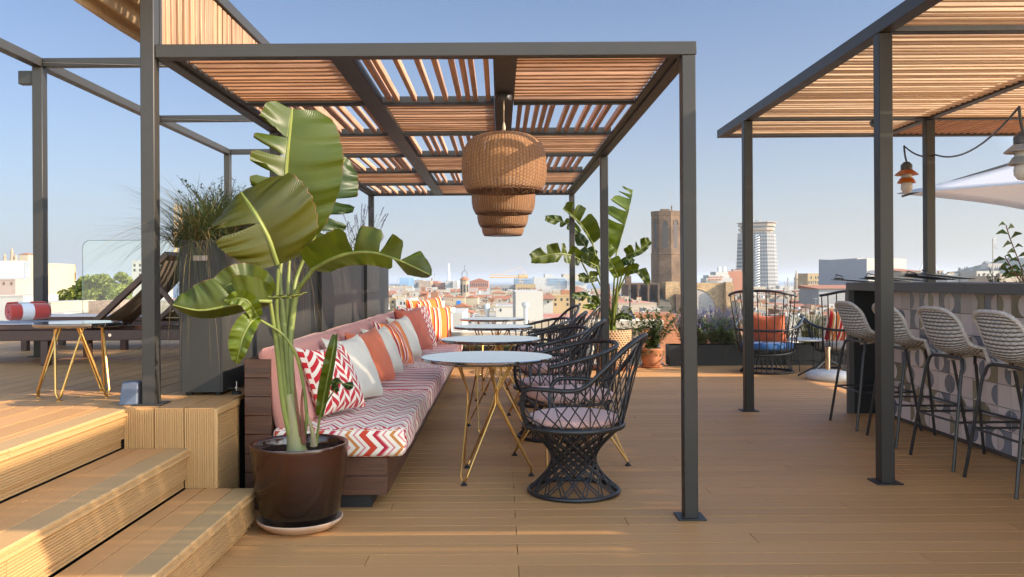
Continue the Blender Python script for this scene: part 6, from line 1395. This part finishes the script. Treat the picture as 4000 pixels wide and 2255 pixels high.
rg=random.Random(31); LBL=['dark pine on the lower left shoulder of the hill','round dark pine left of the hill terrace','tall dark pine clump halfway up the hill','small pine below the hill terrace','broad pine above the hill terrace','dark pine near the hill crest, left of the aerial','pine on the hill crest behind the aerial','pine on the hill crest right of the aerial','low pine on the slope above the white apartment block']
for i,(u,v,r) in enumerate(((3748,1052,9),(3775,1048,8),(3850,1024,8),(3812,1044,7),(3885,1016,7),(3912,1012,6),(3942,1007,6),(3972,1004,6),(3860,1048,7))):
    p=at(u,v,YH-20 if i not in (3,8) else YH-90); t=thing('pine_tree',LBL[i],'tree',(p.x,p.y,p.z-4),0,'pines on the hill'); b=MB(); treecrown(b,(0,0,2),r*.44*1.3,r*.44*1.2,160,1.0,rg); b.build('crown',M['hleaf'],t,smooth=False); MB().tube([(0,0,-6),(0,0,2)],.4,5).build('trunk',M['husk'],t)
bld(3860,3925,1034,YH-60,'beige','long terraced villa cut into the hillside',dep=20,win=(8,1),zb=at(3900,1050,YH).z)
# ---------------------------------------------------------------- left hand side beyond the platform
t=bld(-60,100,1032,70,'cream','cream roof building carrying a blank white billboard at the left edge',dep=8,win=(3,2)); lm(60,'the blank billboard')
o=thing('billboard','large blank white billboard panel on the cream roof at the left edge','billboard',(0,0,0)); a=at(-30,1020,68); c=at(99,1084,68); MB().box((a.x,68,c.z),(c.x,68.5,a.z)).build('panel',pm('billboard white',(.68,.58,.53),.7),o,smooth=False); MB().box((a.x-.05,67.95,c.z-.12),(c.x+.08,68.55,c.z-.003)).box((c.x+.002,67.95,c.z),(c.x+.1,68.55,a.z)).build('frame',M['galv'],o,smooth=False)
bld(100,130,1034,74,'tan','narrow tan brick pier building right of the billboard',dep=6,win=(1,3),roof='flat'); bld(-30,60,1095,66,'pink','lower pink wall with shutters beneath the billboard',dep=3,win=(3,1),shut=True)
for u,vt,l in ((47,966,'tall gothic spire rising behind the billboard'),(19,990,'shorter gothic spire left of the tall one'),(61,992,'shorter gothic pinnacle right of the tall spire')):
    p=at(u,1040,300); h=(1040-vt)*300/3300; t=thing('gothic_spire',l,'spire',(p.x,300,p.z-8),0,'gothic spires behind the billboard'); MB().lathe([(1.1,0),(1.1,8+h*.25),(1.4,8+h*.27),(.7,8+h*.34),(.45,8+h*.7),(.6,8+h*.72),(.15,8+h*.96),(.3,8+h*.97),(.02,8+h)],8).build('spire',CM['tan'],t,ang=20)
    MB().add([(-3.2 if u==47 else -1.5,-.5,0),(3.2 if u==47 else 1.5,-.5,0),(0,-.5,8+h*.4),(-1.5,.5,0),(1.5,.5,0),(0,.5,8+h*.4)],[(0,1,2),(0,2,5,3),(1,4,5,2)]).build('gable',CM['tan'],t,smooth=False)
bld(74,109,995,260,'cream','weathered domed stone turret beside the gothic spires',dep=5,roof='hip',win=(1,1),zb=0)
bld(108,185,1040,150,'ochre','sunlit ochre building between the billboard and the left deck post',dep=10,win=(3,3)); bld(183,262,1107,95,'cream','cream building right of the left deck post',dep=8,win=(2,2)); bld(225,300,1110,160,'pink','pink palace roofline under the flags',dep=8,roof='flat',win=(5,1))
p=at(208,1108,97); t=thing('brick_chimney','old brick chimney with a bulging top right of the left deck post','chimney',(p.x,97,p.z)); k=97/3300; MB().lathe([(9*k,-2),(9*k,22*k),(14*k,24*k),(14*k,27*k),(10*k,28*k),(11*k,44*k),(12*k,46*k),(12*k,48*k)],8).build('stack',CM['brick'],t,ang=20)
for u,l,m_ in ((255,'flag flying left of the three on the pink roofline',(.55,.18,.06)),(275,'striped flag flying in the middle of the three',(.60,.33,.05)),(298,'flag flying right of the three, nearest the tree',(.62,.42,.14))):
    p=at(u,1112,158); k=158/3300; t=thing('flag',l,'flag',(p.x,158,p.z),0,'flags on the pink roofline'); MB().tube([(0,0,-1),(0,0,52*k)],.05,5).build('pole',M['antm'],t)
    G=[[(-.1-12*k*i/6,.25*math.sin(i*1.2),(50-5*i/6*2)*k-j*.32-.05*i*j*.3) for j in range(5)] for i in range(7)]; o=MB().grid(G).build('cloth',pm('flag cloth '+str(u),m_,.8,trans=.5),t,ang=180)
bld(515,600,1024,170,'white','white modern block with one long window band, behind the raised lounger',dep=10,win=(4,3)); a=at(530,1030,169.9); b_=at(600,1040,169.9); 
tr_=thing('broad_tree','broad rounded evergreen tree beyond the glass balustrade','tree',tuple(at(385,1190,60))); k=60/3300; b=MB(); rg=random.Random(12)
treecrown(b,(8*k,0,72*k),118*k,62*k,5200,.17,rg,ry=1.9,shell=.75); treecrown(b,(-88*k,-.4,30*k),60*k,42*k,1800,.16,rg,ry=1.2,shell=.75); treecrown(b,(60*k,-.5,40*k),90*k,40*k,2200,.17,rg,ry=1.3,shell=.75)
b.build('crown',M['tleaf'],tr_,smooth=False); g=MB()
for p_ in ((0,0,60),(-80,0,30),(60,0,50),(30,0,70),(-40,0,60)): g.tube([(0,0,-60*k),(0,0,-5*k),(p_[0]*k*.5,p_[1],p_[2]*k*.5),(p_[0]*k,0,p_[2]*k)],[.3,.22,.14,.05],7)
g.build('trunk',M['husk'],tr_); lm(385,'the broad tree')
bld(205,345,1200,50,'cream','low cream roof wall below the tree with a metal rail',dep=5,win=(0,0),clutter=2); bld(345,470,1176,40,stonemat('ribbed terracotta cladding',(.50,.33,.25),5),'ribbed pale terracotta roof side right of the glass corner',dep=4,roof='none')
bld(180,250,1222,40,'white','white slatted roof screen right of the left deck post',dep=3,roof='none'); bld(470,700,1180,60,'beige','beige roofs behind the raised sun lounger',dep=6,clutter=4); bld(90,200,1185,45,'cream','cream wall low behind the towel and left deck post',dep=5,win=(2,1)); bld(-60,90,1160,50,'white','white roof terrace wall behind the rolled towel',dep=4,win=(2,1))
# ---------------------------------------------------------------- the sea of roofs
ROWS=[(78,1240,96),(100,1222,84),(128,1205,74),(165,1190,66),(212,1177,60),(270,1166,54),(350,1155,50),(470,1146,46),(620,1137,46),(770,1129,44)]
rg=random.Random(77); used=set(); cnt=0
SIZE=['low','narrow','broad','long','tall','small']
def near(u):
    best=sorted(LM,key=lambda q:abs(q[0]-u))[0]; d=u-best[0]
    if abs(d)<28: return 'below '+best[1]
    return ('just ' if abs(d)<110 else 'well ')+('right of ' if d>0 else 'left of ')+best[1]
ROWN=['in the nearest row of roofs','in the second row of roofs','in the third row of roofs','in the fourth row of roofs','among the middle roofs','among the roofs past the middle','among the far roofs','far off among the roofs','near the harbour','on the harbour edge']
for ri,(Y,vt,wpx) in enumerate(ROWS):
    for (ua,ub) in ((1512,2440),(2712,3330)):
        u=ua+rg.uniform(-40,0)
        while u<ub:
            w_=wpx*rg.uniform(.55,1.35); v=vt+rg.uniform(-9,10); YY=Y*rg.uniform(.93,1.08); u1=u+w_
            if not (YY<305 and v<1238 and u1>2690 and u<2872):
                col=rg.choice(['white','white','white','white','cream','cream','cream','beige','beige','pink','grey','tan','brick']); rf=rg.choice(['flat']*9+['gable','shed','hip'])
                nw=(rg.randint(2,5),rg.choice([1,1,2])) if ri<6 and rg.random()<.7 else (0,0); cl_=rg.randint(3,6) if ri<6 and rf=='flat' else (rg.randint(1,3) if rf=='flat' and ri<8 else 0)
                wd='narrow' if w_<wpx*.8 else ('broad' if w_>wpx*1.15 else 'plain'); rn={'flat':'flat roof','gable':'tiled gable roof','shed':'sloping tiled roof','hip':'tiled hip roof'}[rf]
                base='%s %s house with %s%s'%(wd,col,rn,(' and %s windows'%({2:'two',3:'three',4:'four',5:'five'}[nw[0]]) if nw[0] else '')); l=base+' '+ROWN[ri]+' '+near(u+w_/2); l=l if len(l.split())<=16 else base+' '+near(u+w_/2)
                g='rooftops of the old town'
                if l in used:
                    for ex in ('second ','third ','fourth ','fifth '):
                        if ex+l not in used: l=ex+l; break
                used.add(l); bld(u,u1,v,YY,col,' '.join(l.split()[:16]),dep=max(5,min(30,(u1-u)*YY/3300*.8)),roof=rf,win=nw,rg=rg,clutter=cl_,shut=rg.random()<.4,group=g,name='town_house',cat='house'); cnt+=1
            u=u1+rg.uniform(-4,8)
print('town houses',cnt)
# haze over sea and town
o=MB().box((-31000,-60,ZG-4),(31000,53000,62)).build('haze',bpy.data.materials.new('haze'),smooth=False); hm=o.data.materials[0]; hm.use_nodes=True; tt=hm.node_tree
for n_ in list(tt.nodes):
    if n_.type!='OUTPUT_MATERIAL': tt.nodes.remove(n_)
pv=tt.nodes.new('ShaderNodeVolumePrincipled'); pv.inputs['Density'].default_value=.00015; pv.inputs['Color'].default_value=(.80,.86,.95,1); pv.inputs['Anisotropy'].default_value=.2
tt.links.new(pv.outputs[0],[n_ for n_ in tt.nodes if n_.type=='OUTPUT_MATERIAL'][0].inputs['Volume']); tag(o,None,kind='stuff')
